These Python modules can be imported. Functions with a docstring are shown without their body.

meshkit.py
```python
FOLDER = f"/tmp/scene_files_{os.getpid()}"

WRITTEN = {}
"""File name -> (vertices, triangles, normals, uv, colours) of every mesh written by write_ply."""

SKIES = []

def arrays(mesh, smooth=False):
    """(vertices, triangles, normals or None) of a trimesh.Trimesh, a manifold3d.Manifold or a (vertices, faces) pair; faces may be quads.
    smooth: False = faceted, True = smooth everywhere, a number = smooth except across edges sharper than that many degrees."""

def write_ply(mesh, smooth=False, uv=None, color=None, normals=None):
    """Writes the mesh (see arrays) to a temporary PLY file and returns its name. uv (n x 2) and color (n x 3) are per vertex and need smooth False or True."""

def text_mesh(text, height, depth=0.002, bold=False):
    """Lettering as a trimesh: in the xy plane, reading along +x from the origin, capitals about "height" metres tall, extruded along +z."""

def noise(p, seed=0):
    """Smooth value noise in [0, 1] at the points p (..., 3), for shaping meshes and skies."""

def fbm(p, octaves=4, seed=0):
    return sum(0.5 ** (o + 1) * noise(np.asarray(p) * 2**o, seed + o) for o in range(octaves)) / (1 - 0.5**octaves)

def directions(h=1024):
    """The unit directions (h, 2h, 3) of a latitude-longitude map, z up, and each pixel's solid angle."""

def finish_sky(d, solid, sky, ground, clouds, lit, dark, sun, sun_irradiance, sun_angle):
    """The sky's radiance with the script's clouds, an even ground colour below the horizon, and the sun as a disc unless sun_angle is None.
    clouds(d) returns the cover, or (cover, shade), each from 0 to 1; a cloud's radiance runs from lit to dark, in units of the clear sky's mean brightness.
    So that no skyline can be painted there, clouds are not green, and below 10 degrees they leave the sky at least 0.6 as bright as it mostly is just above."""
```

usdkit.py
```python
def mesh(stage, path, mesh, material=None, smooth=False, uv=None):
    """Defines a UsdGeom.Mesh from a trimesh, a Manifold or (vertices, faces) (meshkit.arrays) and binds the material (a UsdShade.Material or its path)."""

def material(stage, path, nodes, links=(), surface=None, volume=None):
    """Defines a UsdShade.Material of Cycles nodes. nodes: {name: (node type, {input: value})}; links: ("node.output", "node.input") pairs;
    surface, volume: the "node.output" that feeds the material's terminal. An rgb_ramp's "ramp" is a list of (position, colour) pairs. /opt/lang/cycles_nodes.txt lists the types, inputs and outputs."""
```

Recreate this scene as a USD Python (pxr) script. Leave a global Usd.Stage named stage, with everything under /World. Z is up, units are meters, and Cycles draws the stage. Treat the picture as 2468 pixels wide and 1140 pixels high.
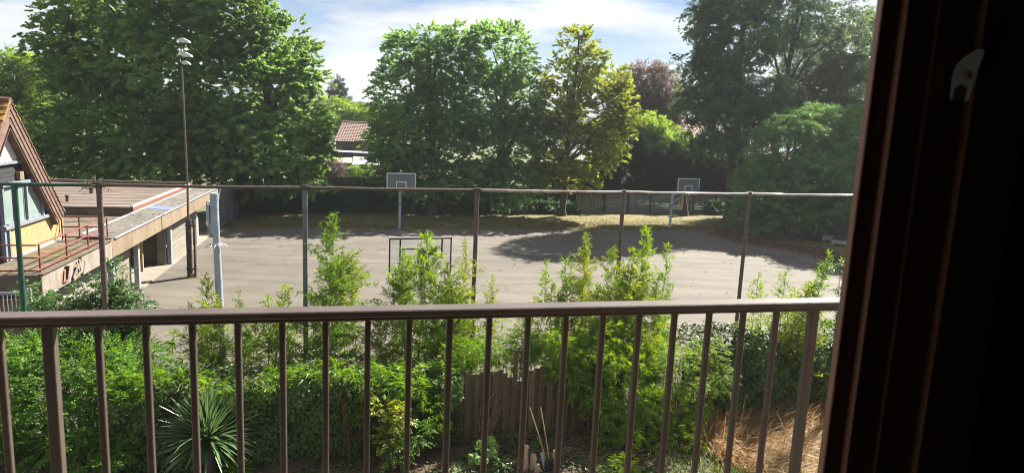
import math, numpy as np, trimesh, usdkit
from pxr import Usd, UsdGeom, UsdLux, UsdShade, Gf, Sdf, Vt
from scipy.spatial.transform import Rotation as Rot
from shapely.geometry import Polygon

stage = Usd.Stage.CreateInMemory()
UsdGeom.SetStageUpAxis(stage, UsdGeom.Tokens.z)
UsdGeom.SetStageMetersPerUnit(stage, 1.0)
W = '/World'; LK = '/World/Looks'
UsdGeom.Xform.Define(stage, W); UsdGeom.Scope.Define(stage, LK)

# ------------------------------------------------------------------ camera
FPX, PITCH, ROLL, H = 1651.5, 0.165, 0.045, 6.87
EXPOSURE = 2.08
cp, sp = math.cos(PITCH), math.sin(PITCH)
F0 = np.array([0, cp, -sp]); U0 = np.array([0, sp, cp]); R0 = np.array([1., 0, 0])
RX = R0 * math.cos(ROLL) + U0 * math.sin(ROLL); UX = -R0 * math.sin(ROLL) + U0 * math.cos(ROLL)
EYE = np.array([0, 0, H])
cam = UsdGeom.Camera.Define(stage, W + '/camera')
cam.CreateHorizontalApertureAttr(36.0); cam.CreateVerticalApertureAttr(36.0 * 472 / 1024)
cam.CreateFocalLengthAttr(FPX / 2468 * 36.0)
cam.CreateFStopAttr(8.0); cam.CreateFocusDistanceAttr(26.0)
cam.CreateClippingRangeAttr(Gf.Vec2f(0.05, 5000))
cam.CreateExposureAttr(EXPOSURE)
mt = np.eye(4); mt[0, :3] = RX; mt[1, :3] = UX; mt[2, :3] = -F0; mt[3, :3] = EYE
cam.AddTransformOp().Set(Gf.Matrix4d(*mt.ravel().tolist()))

# ------------------------------------------------------------------ sky and sun
SUN_AZ, SUN_EL = math.radians(41), math.radians(41)
SKY_STRENGTH, SUN_I = 0.055, 1.25
SUN = np.array([math.sin(SUN_AZ) * math.cos(SUN_EL), math.cos(SUN_AZ) * math.cos(SUN_EL), math.sin(SUN_EL)])
CLOUD = (4.3, 4.35, 4.45)
sky_mat = usdkit.material(stage, LK + '/sky_look', {
    'tc': ('texture_coordinate', {}),
    'sx': ('separate_xyz', {}),
    'zz': ('math', {'math_type': 'add', 'value2': 0.20}),
    'zc': ('math', {'math_type': 'maximum', 'value2': 0.06}),
    'cz': ('combine_xyz', {}),
    'dv': ('vector_math', {'math_type': 'divide'}),
    'mp': ('mapping', {'location': (6.1, 6.2, 0.0), 'scale': (0.62, 0.95, 0.0), 'rotation': (0, 0, 0.12)}),
    'n1': ('noise_texture', {'scale': 1.25, 'detail': 9, 'roughness': 0.55, 'distortion': 0.25}),
    'r1': ('rgb_ramp', {'ramp': [(0.0, (0.0, 0.0, 0.0)), (0.42, (0.03, 0.03, 0.03)), (0.49, (0.5, 0.5, 0.5)), (0.56, (.92, .92, .92)), (0.66, (1, 1, 1)), (1, (1, 1, 1))]}),
    'n2': ('noise_texture', {'scale': 2.7, 'detail': 7, 'roughness': 0.6}),
    'r2': ('rgb_ramp', {'ramp': [(0.25, tuple(c * .82 for c in CLOUD)), (0.5, CLOUD), (0.72, tuple(c * 1.18 for c in CLOUD))]}),
    'sky': ('sky_texture', {'sky_type': 'single_scattering', 'sun_disc': False, 'sun_elevation': SUN_EL, 'sun_rotation': SUN_AZ, 'altitude': 50.0, 'air_density': 1.0, 'aerosol_density': 0.12}),
    'mx': ('mix', {}), 'hs': ('hsv', {'hue': .515, 'saturation': 1.7, 'value': .40}), 'hz': ('map_range', {'from_min': .02, 'from_max': .26, 'to_min': .88, 'to_max': 0.0, 'clamp': True}), 'hm': ('mix', {'color2': (2.85, 3.35, 4.15)}),
    'bg': ('background_shader', {'strength': SKY_STRENGTH}),
}, [('tc.generated', 'sx.vector'), ('sx.z', 'zz.value1'), ('zz.value', 'zc.value1'), ('zc.value', 'cz.x'), ('zc.value', 'cz.y'), ('zc.value', 'cz.z'),
    ('tc.generated', 'dv.vector1'), ('cz.vector', 'dv.vector2'), ('dv.vector', 'mp.vector'), ('mp.vector', 'n1.vector'), ('n1.fac', 'r1.fac'),
    ('mp.vector', 'n2.vector'), ('n2.fac', 'r2.fac'), ('r1.color', 'mx.fac'), ('sky.color', 'hs.color'), ('sx.z', 'hz.value'), ('hz.result', 'hm.fac'), ('hs.color', 'hm.color1'), ('hm.color', 'mx.color1'), ('r2.color', 'mx.color2'), ('mx.color', 'bg.color')],
    surface='bg.background')
dome = UsdLux.DomeLight.Define(stage, W + '/sky')
UsdShade.MaterialBindingAPI.Apply(dome.GetPrim()).Bind(sky_mat)
sun = UsdLux.DistantLight.Define(stage, W + '/sun')
sun.CreateIntensityAttr(SUN_I); sun.CreateNormalizeAttr(True); sun.CreateAngleAttr(0.53); sun.CreateColorAttr(Gf.Vec3f(1.0, 0.93, 0.82))
zx = SUN; xx = np.cross([0, 0, 1], zx); xx /= np.linalg.norm(xx); yx = np.cross(zx, xx)
mt = np.eye(4); mt[0, :3] = xx; mt[1, :3] = yx; mt[2, :3] = zx
sun.AddTransformOp().Set(Gf.Matrix4d(*mt.ravel().tolist()))

# ------------------------------------------------------------------ placing: survey of the photograph
def ray(x, y): return F0 + RX * (x - 1234) / FPX - UX * (y - 570) / FPX
def atz(x, y, z=0.0):
    d = ray(x, y); return EYE + d * (z - H) / d[2]
def aty(x, y, Y):
    d = ray(x, y); return EYE + d * Y / d[1]

def unit(v): v = np.asarray(v, float); return v / np.linalg.norm(v)
UP = np.array([0, 0, 1.])

# ------------------------------------------------------------------ mesh helpers
class MB:
    def __init__(s): s.v = []; s.f = []; s.n = 0
    def add(s, v, f):
        v = np.asarray(v, float); f = np.asarray(f, int)
        if f.shape[1] == 4: f = np.vstack([f[:, [0, 1, 2]], f[:, [0, 2, 3]]])
        s.v.append(v); s.f.append(f + s.n); s.n += len(v); return s
    def box(s, c, size, ex=(1, 0, 0), ey=None, bev=0.0):
        """box centred at c, size along ex, ey, ez"""
        ex = unit(ex); ey = unit(np.cross(UP, ex)) if ey is None else unit(ey); ez = np.cross(ex, ey)
        h = np.asarray(size, float) / 2; c = np.asarray(c, float)
        if bev > 0:
            pts = []
            for sx in (-1, 1):
                for sy in (-1, 1):
                    for sz in (-1, 1):
                        for k in range(3):
                            q = np.array([sx * h[0], sy * h[1], sz * h[2]]); b = np.array([sx, sy, sz]) * bev; b[k] = 0
                            pts.append(q - b)
            m = trimesh.convex.convex_hull(np.array(pts)); V, Fc = np.array(m.vertices), np.array(m.faces)
        else:
            V = np.array([[x, y, z] for x in (-h[0], h[0]) for y in (-h[1], h[1]) for z in (-h[2], h[2])])
            Fc = np.array([[0, 1, 3, 2], [4, 6, 7, 5], [0, 4, 5, 1], [2, 3, 7, 6], [0, 2, 6, 4], [1, 5, 7, 3]])
        return s.add(c + V[:, :1] * ex + V[:, 1:2] * ey + V[:, 2:] * ez, Fc)
    def beam(s, p0, p1, w, h, up=UP, bev=0.0):
        p0 = np.asarray(p0, float); p1 = np.asarray(p1, float); ex = unit(p1 - p0)
        up = np.asarray(up, float)
        if abs(ex @ unit(up)) > .98: up = np.array([0, 1., 0])
        ey = unit(np.cross(up, ex))
        return s.box((p0 + p1) / 2, (np.linalg.norm(p1 - p0), w, h), ex, ey, bev)
    def tube(s, pts, r, n=8, cap=True):
        pts = np.asarray(pts, float); k = len(pts); r = np.broadcast_to(np.asarray(r, float), (k,))
        t = np.gradient(pts, axis=0); t /= np.linalg.norm(t, axis=1)[:, None] + 1e-12
        ref = np.array([0, 0, 1.]) if abs(t[0][2]) < .9 else np.array([1., 0, 0])
        V = []
        for i in range(k):
            a = unit(np.cross(ref, t[i])); b = np.cross(t[i], a)
            ph = np.arange(n) / n * 2 * np.pi
            V.append(pts[i] + r[i] * (np.cos(ph)[:, None] * a + np.sin(ph)[:, None] * b))
        V = np.vstack(V); Fc = []
        for i in range(k - 1):
            for j in range(n):
                Fc.append([i * n + j, i * n + (j + 1) % n, (i + 1) * n + (j + 1) % n, (i + 1) * n + j])
        Fc = np.array(Fc); Fc = np.vstack([Fc[:, [0, 1, 2]], Fc[:, [0, 2, 3]]])
        if cap:
            c0 = np.array([[0, j + 1, j] for j in range(1, n - 1)]); o = (k - 1) * n
            Fc = np.vstack([Fc, c0, c0[:, ::-1] + o])
        return s.add(V, Fc)
    def prism(s, poly, o, ex, ey, d0, d1):
        """2D polygon (list or shapely) in the plane o + x ex + y ey, extruded from d0 to d1 along ex x ey"""
        P = poly if isinstance(poly, Polygon) else Polygon(poly)
        m = trimesh.creation.extrude_polygon(P, d1 - d0, engine='earcut')
        ex = unit(ex); ey = unit(ey); ez = np.cross(ex, ey); V = np.array(m.vertices); V[:, 2] += d0
        return s.add(np.asarray(o, float) + V[:, :1] * ex + V[:, 1:2] * ey + V[:, 2:] * ez, np.array(m.faces))
    def arr(s): return np.vstack(s.v), np.vstack(s.f)

_used = {}
def numbered(path):
    k = _used.get(path, 0); _used[path] = k + 1
    return path if k == 0 else '%s_%03d' % (path, k)

class Thing:
    """An Xform at the thing's base whose children are its parts, given in world coordinates."""
    def __init__(s, name, label, cat, base=(0, 0, 0), group=None):
        s.path = numbered(W + '/' + name); s.base = np.asarray(base, float)
        x = UsdGeom.Xform.Define(stage, s.path); x.AddTranslateOp().Set(Gf.Vec3d(*s.base.tolist()))
        s.prim = x.GetPrim(); tag(s.prim, label, cat, group)
    def part(s, name, mb, mat, parent=None, smooth=False, label=None, kind=None):
        v, f = mb.arr() if isinstance(mb, MB) else mb
        p = numbered((parent or s.path) + '/' + name)
        m = usdkit.mesh(stage, p, (v - s.base, f), mat, smooth)
        if label: m.GetPrim().SetCustomDataByKey('label', label)
        if kind: m.GetPrim().SetCustomDataByKey('kind', kind)
        return p
    def cloud(s, name, protos, mat, P, Q, S, idx, parent=None, pname='spray'):
        """a PointInstancer part: many small copies of a few leafy sprays"""
        p = numbered((parent or s.path) + '/' + name)
        pi = UsdGeom.PointInstancer.Define(stage, p)
        paths = []
        for (v, f) in protos:
            q = numbered(p + '/' + pname); usdkit.mesh(stage, q, (v, f), mat); paths.append(q)
        pi.CreatePrototypesRel().SetTargets([Sdf.Path(q) for q in paths])
        pi.CreatePositionsAttr(Vt.Vec3fArray.FromNumpy((P - s.base).astype(np.float32)))
        q = Q.astype(np.float32)   # x y z w
        pi.CreateOrientationsAttr(Vt.QuathArray([Gf.Quath(float(a[3]), float(a[0]), float(a[1]), float(a[2])) for a in q]))
        pi.CreateScalesAttr(Vt.Vec3fArray.FromNumpy(np.repeat(S[:, None], 3, 1).astype(np.float32)))
        pi.CreateProtoIndicesAttr(Vt.IntArray.FromNumpy(idx.astype(np.int32)))
        pi.GetPrim().SetCustomDataByKey('kind', 'stuff')
        return p

def tag(prim, label=None, cat=None, group=None, kind=None):
    for k, v in (('label', label), ('category', cat), ('group', group), ('kind', kind)):
        if v: prim.SetCustomDataByKey(k, v)
def struct(name, mb, mat, kind='structure', label=None, cat=None, smooth=False):
    v, f = mb.arr() if isinstance(mb, MB) else mb
    m = usdkit.mesh(stage, numbered(W + '/' + name), (v, f), mat, smooth)
    tag(m.GetPrim(), label, cat, None, kind); return m

# ------------------------------------------------------------------ materials
def mat(name, c1, c2=None, scale=6.0, rough=0.75, bump=0.0, bscale=None, metallic=0.0, stretch=(1, 1, 1), var=0.0, detail=6, lo=.3, hi=.7, spec=.35):
    """noise between two colours in object space, optional bump and per-object variation of value"""
    c2 = c2 or c1; c1 = tuple(.62 * x for x in c1); c2 = tuple(.62 * x for x in c2)
    nodes = {'g': ('geometry', {}), 'mp': ('mapping', {'scale': stretch}),
             'n': ('noise_texture', {'scale': scale, 'detail': detail, 'roughness': .62}),
             'r': ('rgb_ramp', {'ramp': [(lo, c1), (hi, c2)]}),
             'p': ('principled_bsdf', {'roughness': rough, 'metallic': metallic, 'specular_ior_level': spec})}
    links = [('g.position', 'mp.vector'), ('mp.vector', 'n.vector'), ('n.fac', 'r.fac')]
    out = 'r.color'
    if var:
        nodes['oi'] = ('object_info', {}); nodes['mr'] = ('map_range', {'from_min': 0, 'from_max': 1, 'to_min': 1 - var, 'to_max': 1 + var})
        nodes['hs'] = ('hsv', {})
        links += [('oi.random', 'mr.value'), ('mr.result', 'hs.value'), (out, 'hs.color')]; out = 'hs.color'
    links.append((out, 'p.base_color'))
    if bump:
        nodes['nb'] = ('noise_texture', {'scale': bscale or scale * 4, 'detail': 5}); nodes['b'] = ('bump', {'strength': bump, 'distance': .01})
        links += [('mp.vector', 'nb.vector'), ('nb.fac', 'b.height'), ('b.normal', 'p.normal')]
    return usdkit.material(stage, LK + '/' + name, nodes, links, surface='p.BSDF')

def leafmat(name, dark, light, odd=None, odd_at=.93, trans=.38, rough=.45, patch=.5, pscale=.35, spec=.4):
    """leaf: colour varies from leaf to leaf and slowly through the plant; light passes through it"""
    ramp = [(0.0, dark), (odd_at - .02 if odd else 1.0, light)]
    if odd: ramp += [(odd_at, odd), (1.0, odd)]
    tc = lambda c: tuple(c)
    nodes = {'g': ('geometry', {}), 'r': ('rgb_ramp', {'ramp': ramp}),
             'n': ('noise_texture', {'scale': pscale, 'detail': 3}),
             'mr': ('map_range', {'from_min': .3, 'from_max': .7, 'to_min': 1 - patch, 'to_max': 1 + patch}),
             'hs': ('hsv', {}), 'ht': ('hsv', {'hue': .475, 'saturation': 1.1, 'value': 1.65}),
             'p': ('principled_bsdf', {'roughness': rough, 'specular_ior_level': spec}), 't': ('translucent_bsdf', {}), 'm': ('mix_closure', {'fac': trans})}
    links = [('g.random_per_island', 'r.fac'), ('g.position', 'n.vector'), ('n.fac', 'mr.value'), ('mr.result', 'hs.value'), ('r.color', 'hs.color'),
             ('hs.color', 'p.base_color'), ('hs.color', 'ht.color'), ('ht.color', 't.color'), ('p.BSDF', 'm.closure1'), ('t.BSDF', 'm.closure2')]
    return usdkit.material(stage, LK + '/' + name, nodes, links, surface='m.closure')

M = {}
M['bark'] = mat('bark', (.05, .04, .03), (.12, .10, .08), 5, .9, .6, 20, stretch=(1, 1, .25))
M['concrete'] = mat('concrete', (.26, .23, .19), (.40, .36, .30), 2.2, .85, .25, 30, var=.10)
M['fascia'] = mat('fascia', (.20, .145, .092), (.34, .26, .175), 1.7, .85, .25, 30, stretch=(1, 1, .4), var=.08)
M['fascia_old'] = mat('fascia_old', (.20, .168, .138), (.40, .345, .295), 3.5, .85, .4, 22, stretch=(1, 1, .5))
M['torn_inside'] = mat('torn_inside', (.22, .12, .075), (.46, .28, .18), 7, .9, .5, 30)
M['soffit'] = mat('soffit', (.10, .08, .06), (.20, .16, .12), 4, .85)
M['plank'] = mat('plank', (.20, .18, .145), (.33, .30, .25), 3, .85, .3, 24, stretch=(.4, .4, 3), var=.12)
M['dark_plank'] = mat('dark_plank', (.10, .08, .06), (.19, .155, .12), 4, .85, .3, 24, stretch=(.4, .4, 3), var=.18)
M['grey_paint'] = mat('grey_paint', (.30, .34, .38), (.42, .46, .50), 3, .55, .1)
M['zinc'] = mat('zinc', (.42, .45, .50), (.55, .58, .63), 3, .45, .1, metallic=.3)
M['galv'] = mat('galv', (.30, .33, .36), (.48, .51, .54), 5, .5, .1, metallic=.35)
M['brown_roof'] = mat('brown_roof', (.140, .104, .084), (.235, .186, .155), .9, .9, .4, 30)
M['parapet'] = mat('parapet', (.40, .36, .31), (.60, .56, .50), 3, .8, .2)
M['red_trim'] = mat('red_trim', (.24, .07, .045), (.34, .12, .08), 5, .6)
M['sheet'] = mat('sheet', (.17, .15, .12), (.42, .40, .36), 4.5, .9, .5, 30, var=.15)
M['blue_sheet'] = mat('blue_sheet', (.20, .28, .55), (.42, .50, .78), 5, .45)
M['deck'] = mat('deck', (.09, .07, .045), (.22, .18, .13), 3.5, .9, .4, 24, var=.2)
M['moss'] = mat('moss', (.14, .09, .02), (.20, .16, .04), 6, .95, .5)
M['yellow_brick'] = mat('yellow_brick', (.50, .325, .145), (.59, .40, .20), 5, .8, .3, 30, var=.06)
M['yellow_joint'] = mat('yellow_joint', (.42, .275, .12), (.49, .335, .165), 5, .85)
M['white_panel'] = mat('white_panel', (.68, .67, .64), (.80, .79, .76), 3, .6)
M['dark_board'] = mat('dark_board', (.022, .025, .028), (.05, .052, .055), 6, .7, .3, var=.2)
M['frame_grey'] = mat('frame_grey', (.22, .25, .29), (.30, .335, .38), 4, .5)
M['barge'] = mat('barge', (.13, .075, .055), (.25, .165, .13), 5, .75, .4, 18, stretch=(1, 1, 1), var=.15)
M['tile'] = mat('tile', (.15, .065, .045), (.27, .13, .09), 7, .85, .4, 30, var=.25)
M['lichen_tile'] = mat('lichen_tile', (.22, .11, .07), (.55, .30, .05), 7, .9, .4, 30, lo=.42, hi=.58)
M['far_tile'] = mat('far_tile', (.30, .19, .155), (.43, .30, .25), 2.5, .8, .2, 12, var=.1)
M['red_pipe'] = mat('red_pipe', (.20, .048, .040), (.31, .095, .072), 9, .5, .1)
M['rust'] = mat('rust', (.075, .052, .042), (.165, .115, .092), 10, .65, .3, 40)
M['rail_paint'] = mat('rail_paint', (.20, .085, .06), (.55, .44, .38), 3.2, .4, .15, 40, lo=.36, hi=.60, spec=.6)
M['dark_steel'] = mat('dark_steel', (.035, .028, .025), (.085, .07, .06), 9, .6, .2)
M['blue_steel'] = mat('blue_steel', (.07, .09, .11), (.16, .19, .22), 7, .55, .2)
M['green_pipe'] = mat('green_pipe', (.012, .055, .038), (.028, .095, .065), 6, .5)
M['pole_grey'] = mat('pole_grey', (.33, .40, .46), (.42, .49, .55), 3, .5, .1)
M['white_metal'] = mat('white_metal', (.62, .62, .62), (.78, .78, .78), 6, .5)
M['hoop_frame'] = mat('hoop_frame', (.50, .52, .54), (.68, .70, .71), 5, .5)
M['white_mottle'] = mat('white_mottle', (.30, .36, .42), (.74, .76, .78), 7, .6, lo=.42, hi=.58)
M['board_grey'] = mat('board_grey', (.13, .145, .13), (.20, .215, .20), 5, .7)
M['blue_pad'] = mat('blue_pad', (.06, .16, .45), (.10, .22, .55), 6, .6)
M['orange'] = mat('orange', (.45, .10, .03), (.55, .15, .05), 6, .5)
M['rail_brown'] = mat('rail_brown', (.092, .068, .056), (.140, .110, .094), 5, .42, .12, 160, spec=.5)
M['frame_wood'] = mat('frame_wood', (.33, .165, .105), (.48, .26, .165), 4, .40, .15, 60, stretch=(6, 6, .5), spec=.5)
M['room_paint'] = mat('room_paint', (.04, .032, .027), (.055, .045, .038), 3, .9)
M['handle_grey'] = mat('handle_grey', (.28, .29, .26), (.44, .45, .41), 40, .45)
M['brass'] = mat('brass', (.55, .42, .20), (.65, .52, .28), 20, .35, metallic=.8)
M['fence_wood'] = mat('fence_wood', (.080, .056, .028), (.185, .138, .075), 4, .85, .5, 26, stretch=(3, 3, .3), var=.3)
M['fence_dark'] = mat('fence_dark', (.05, .045, .04), (.12, .11, .10), 3, .85, .4, 20, stretch=(2, 2, .3), var=.25)
M['slat_grey'] = mat('slat_grey', (.16, .17, .17), (.28, .30, .31), 3, .8, .3, 20, stretch=(.3, .3, 3), var=.2)
M['pale_fence'] = mat('pale_fence', (.20, .19, .13), (.32, .30, .22), 3, .85, .3, 20, stretch=(2, 2, .3), var=.2)
M['grey_wall'] = mat('grey_wall', (.16, .17, .18), (.27, .28, .29), 1.5, .85, .3, 20, stretch=(1, 1, .3), var=.15)
M['render_dark'] = mat('render_dark', (.10, .095, .09), (.16, .15, .145), 2, .9, .3)
M['beige'] = mat('beige', (.40, .33, .24), (.50, .42, .32), 2, .85)
M['brick_far'] = mat('brick_far', (.27, .145, .10), (.35, .20, .15), 4, .85)
M['brown_wall'] = mat('brown_wall', (.14, .105, .08), (.20, .15, .115), 3, .85)
M['slate_dark'] = mat('slate_dark', (.035, .04, .05), (.06, .065, .08), 3, .7)
M['flat_grey'] = mat('flat_grey', (.26, .28, .31), (.36, .38, .41), .8, .7)
M['flat_white'] = mat('flat_white', (.42, .45, .48), (.52, .55, .58), .8, .6)
M['cane'] = mat('cane', (.42, .28, .13), (.62, .46, .26), 14, .6, .2)
M['straw'] = leafmat('straw', (.30, .19, .075), (.74, .56, .28), None, trans=.25, rough=.6, patch=.35, pscale=1.6)
M['twig'] = mat('twig', (.11, .07, .04), (.24, .16, .09), 8, .85)
M['litter'] = leafmat('litter', (.12, .05, .022), (.36, .20, .085), (.55, .40, .18), .85, trans=.2, rough=.7, patch=.3, pscale=2)
M['brush'] = mat('brush', (.16, .10, .05), (.36, .25, .14), 8, .85)
M['stone'] = mat('stone', (.35, .24, .16), (.58, .44, .32), 9, .85, .5)
M['black_cloth'] = mat('black_cloth', (.012, .012, .014), (.03, .03, .034), 9, .8)
M['green_lid'] = mat('green_lid', (.02, .10, .065), (.04, .15, .10), 6, .5)
M['glass'] = usdkit.material(stage, LK + '/glass', {'f': ('fresnel', {'IOR': 1.5}), 't': ('transparent_bsdf', {'color': (.86, .90, .88)}), 'g': ('glossy_bsdf', {'roughness': .03, 'color': (.95, .97, 1)}), 'm': ('mix_closure', {})},
                            [('f.fac', 'm.fac'), ('t.BSDF', 'm.closure1'), ('g.BSDF', 'm.closure2')], surface='m.closure')
def dirty(name, col, clear, fac):
    return usdkit.material(stage, LK + '/' + name, {'t': ('transparent_bsdf', {'color': clear}), 'd': ('principled_bsdf', {'base_color': col, 'roughness': .35}), 'm': ('mix_closure', {'fac': fac})},
                           [('t.BSDF', 'm.closure1'), ('d.BSDF', 'm.closure2')], surface='m.closure')
M['clear_board'] = dirty('clear_board', (.55, .57, .60), (.95, .96, .97), .10)
M['dirty_board'] = dirty('dirty_board', (.36, .40, .40), (.66, .72, .70), .10)
M['pane_curtain'] = mat('pane_curtain', (.25, .34, .32), (.36, .45, .42), .9, .06, spec=.8)
M['curtain'] = mat('curtain', (.44, .55, .50), (.56, .66, .61), 2, .8)
# leaves
M['chestnut'] = leafmat('chestnut', (.135, .245, .062), (.325, .405, .085), (.55, .36, .09), .965, trans=.50, patch=.35, pscale=.22)
M['chestnut_blue'] = leafmat('chestnut_blue', (.122, .235, .070), (.285, .385, .092), (.55, .45, .08), .955, trans=.50, patch=.35, pscale=.22)
M['yellowing'] = leafmat('yellowing', (.170, .225, .034), (.36, .36, .048), (.62, .48, .04), .82, trans=.50, patch=.4, pscale=.35)
M['copper'] = leafmat('copper', (.15, .115, .095), (.26, .205, .17), (.34, .29, .19), .9, trans=.34, patch=.3)
M['lime_green'] = leafmat('lime_green', (0.140, 0.237, 0.037), (0.298, 0.372, 0.061), None, trans=.50, patch=.35)
M['dark_broad'] = leafmat('dark_broad', (.075, .145, .055), (.150, .230, .080), (.24, .24, .08), .95, trans=.30, patch=.35)
M['airy'] = leafmat('airy', (0.103, 0.144, 0.038), (0.244, 0.254, 0.068), (0.413, 0.304, 0.060), .9, trans=.50, patch=.35)
M['laurel'] = leafmat('laurel', (0.106, 0.218, 0.062), (0.230, 0.358, 0.090), (0.336, 0.414, 0.123), .95, trans=.26, rough=.5, patch=.35, pscale=.5, spec=.35)
M['conifer'] = leafmat('conifer', (.020, .042, .026), (.040, .070, .038), None, trans=.12, patch=.35)
M['fir'] = leafmat('fir', (.030, .055, .035), (.055, .085, .055), None, trans=.15)
M['distant'] = leafmat('distant', (.045, .085, .030), (.09, .14, .05), None, trans=.3)
M['hornbeam'] = leafmat('hornbeam', (.080, .175, .022), (.175, .295, .040), (.26, .32, .04), .93, trans=.42, rough=.55, patch=.3, pscale=.9, spec=.25)
M['holly'] = leafmat('holly', (0.056, 0.123, 0.031), (0.123, 0.213, 0.056), (0.179, 0.269, 0.067), .93, trans=.30, rough=.35, patch=.25, pscale=.9)
M['bamboo'] = leafmat('bamboo', (.140, .245, .024), (.265, .365, .042), (.40, .38, .06), .94, trans=.46, rough=.45, patch=.25, pscale=.9)
M['bamboo_b'] = leafmat('bamboo_b', (.095, .190, .024), (.190, .300, .042), (.34, .32, .06), .95, trans=.46, rough=.45, patch=.3, pscale=.9)
M['bamboo_c'] = leafmat('bamboo_c', (.170, .240, .030), (.320, .370, .055), (.52, .42, .14), .88, trans=.44, rough=.45, patch=.3, pscale=.9)
M['bamboo_big'] = leafmat('bamboo_big', (0.095, 0.196, 0.022), (0.207, 0.336, 0.038), (0.403, 0.381, 0.067), .94, trans=.44, rough=.38, patch=.3, pscale=1.1)
M['ivy'] = leafmat('ivy', (0.050, 0.090, 0.020), (0.118, 0.174, 0.036), (0.179, 0.235, 0.056), .95, trans=.22, rough=.55, patch=.35, pscale=1.2, spec=.3)
M['yucca'] = leafmat('yucca', (.085, .150, .055), (.175, .260, .105), (.34, .31, .12), .93, trans=.22, rough=.38, patch=.15, pscale=1.5, spec=.5)
M['yellow_leaf'] = leafmat('yellow_leaf', (.17, .22, .025), (.34, .36, .04), (.45, .42, .05), .9, trans=.45, patch=.25, pscale=1.5)
M['photinia'] = leafmat('photinia', (.110, .190, .026), (.270, .340, .050), (.32, .16, .05), .90, trans=.45, rough=.6, patch=.3, pscale=1.5, spec=.2)
M['broad_leaf'] = leafmat('broad_leaf', (.12, .22, .04), (.17, .27, .06), None, trans=.42, rough=.5, patch=.15, pscale=3)
M['grass'] = leafmat('grass', (.095, .105, .024), (.19, .185, .045), (.30, .24, .10), .85, trans=.3, rough=.6, patch=.3)
M['orange_leaf'] = leafmat('orange_leaf', (.22, .06, .015), (.42, .14, .03), None, trans=.35)
M['variegated'] = leafmat('variegated', (.10, .16, .04), (.34, .36, .16), None, trans=.35, patch=.2, pscale=2)

def ground_mat(name, ramp, scale, rough, bump, bscale, extra=None):
    nodes = {'g': ('geometry', {}), 'n': ('noise_texture', {'scale': scale, 'detail': 9, 'roughness': .62}), 'r': ('rgb_ramp', {'ramp': ramp}),
             'n2': ('noise_texture', {'scale': bscale, 'detail': 4, 'roughness': .6}), 'r2': ('rgb_ramp', {'ramp': [(.30, (.70, .70, .70)), (.5, (1, 1, 1)), (.70, (1.28, 1.28, 1.28))]}),
             'mm': ('mix', {'mix_type': 'multiply', 'fac': 1.0}),
             'b': ('bump', {'strength': bump, 'distance': .01}), 'p': ('principled_bsdf', {'roughness': rough, 'specular_ior_level': .3})}
    links = [('g.position', 'n.vector'), ('n.fac', 'r.fac'), ('g.position', 'n2.vector'), ('n2.fac', 'r2.fac'), ('r.color', 'mm.color1'), ('r2.color', 'mm.color2'), ('n2.fac', 'b.height'), ('b.normal', 'p.normal')]
    out = 'mm.color'
    if extra:
        en, el, out = extra; nodes.update(en); links += el
    links.append((out, 'p.base_color'))
    return usdkit.material(stage, LK + '/' + name, nodes, links, surface='p.BSDF')
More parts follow.
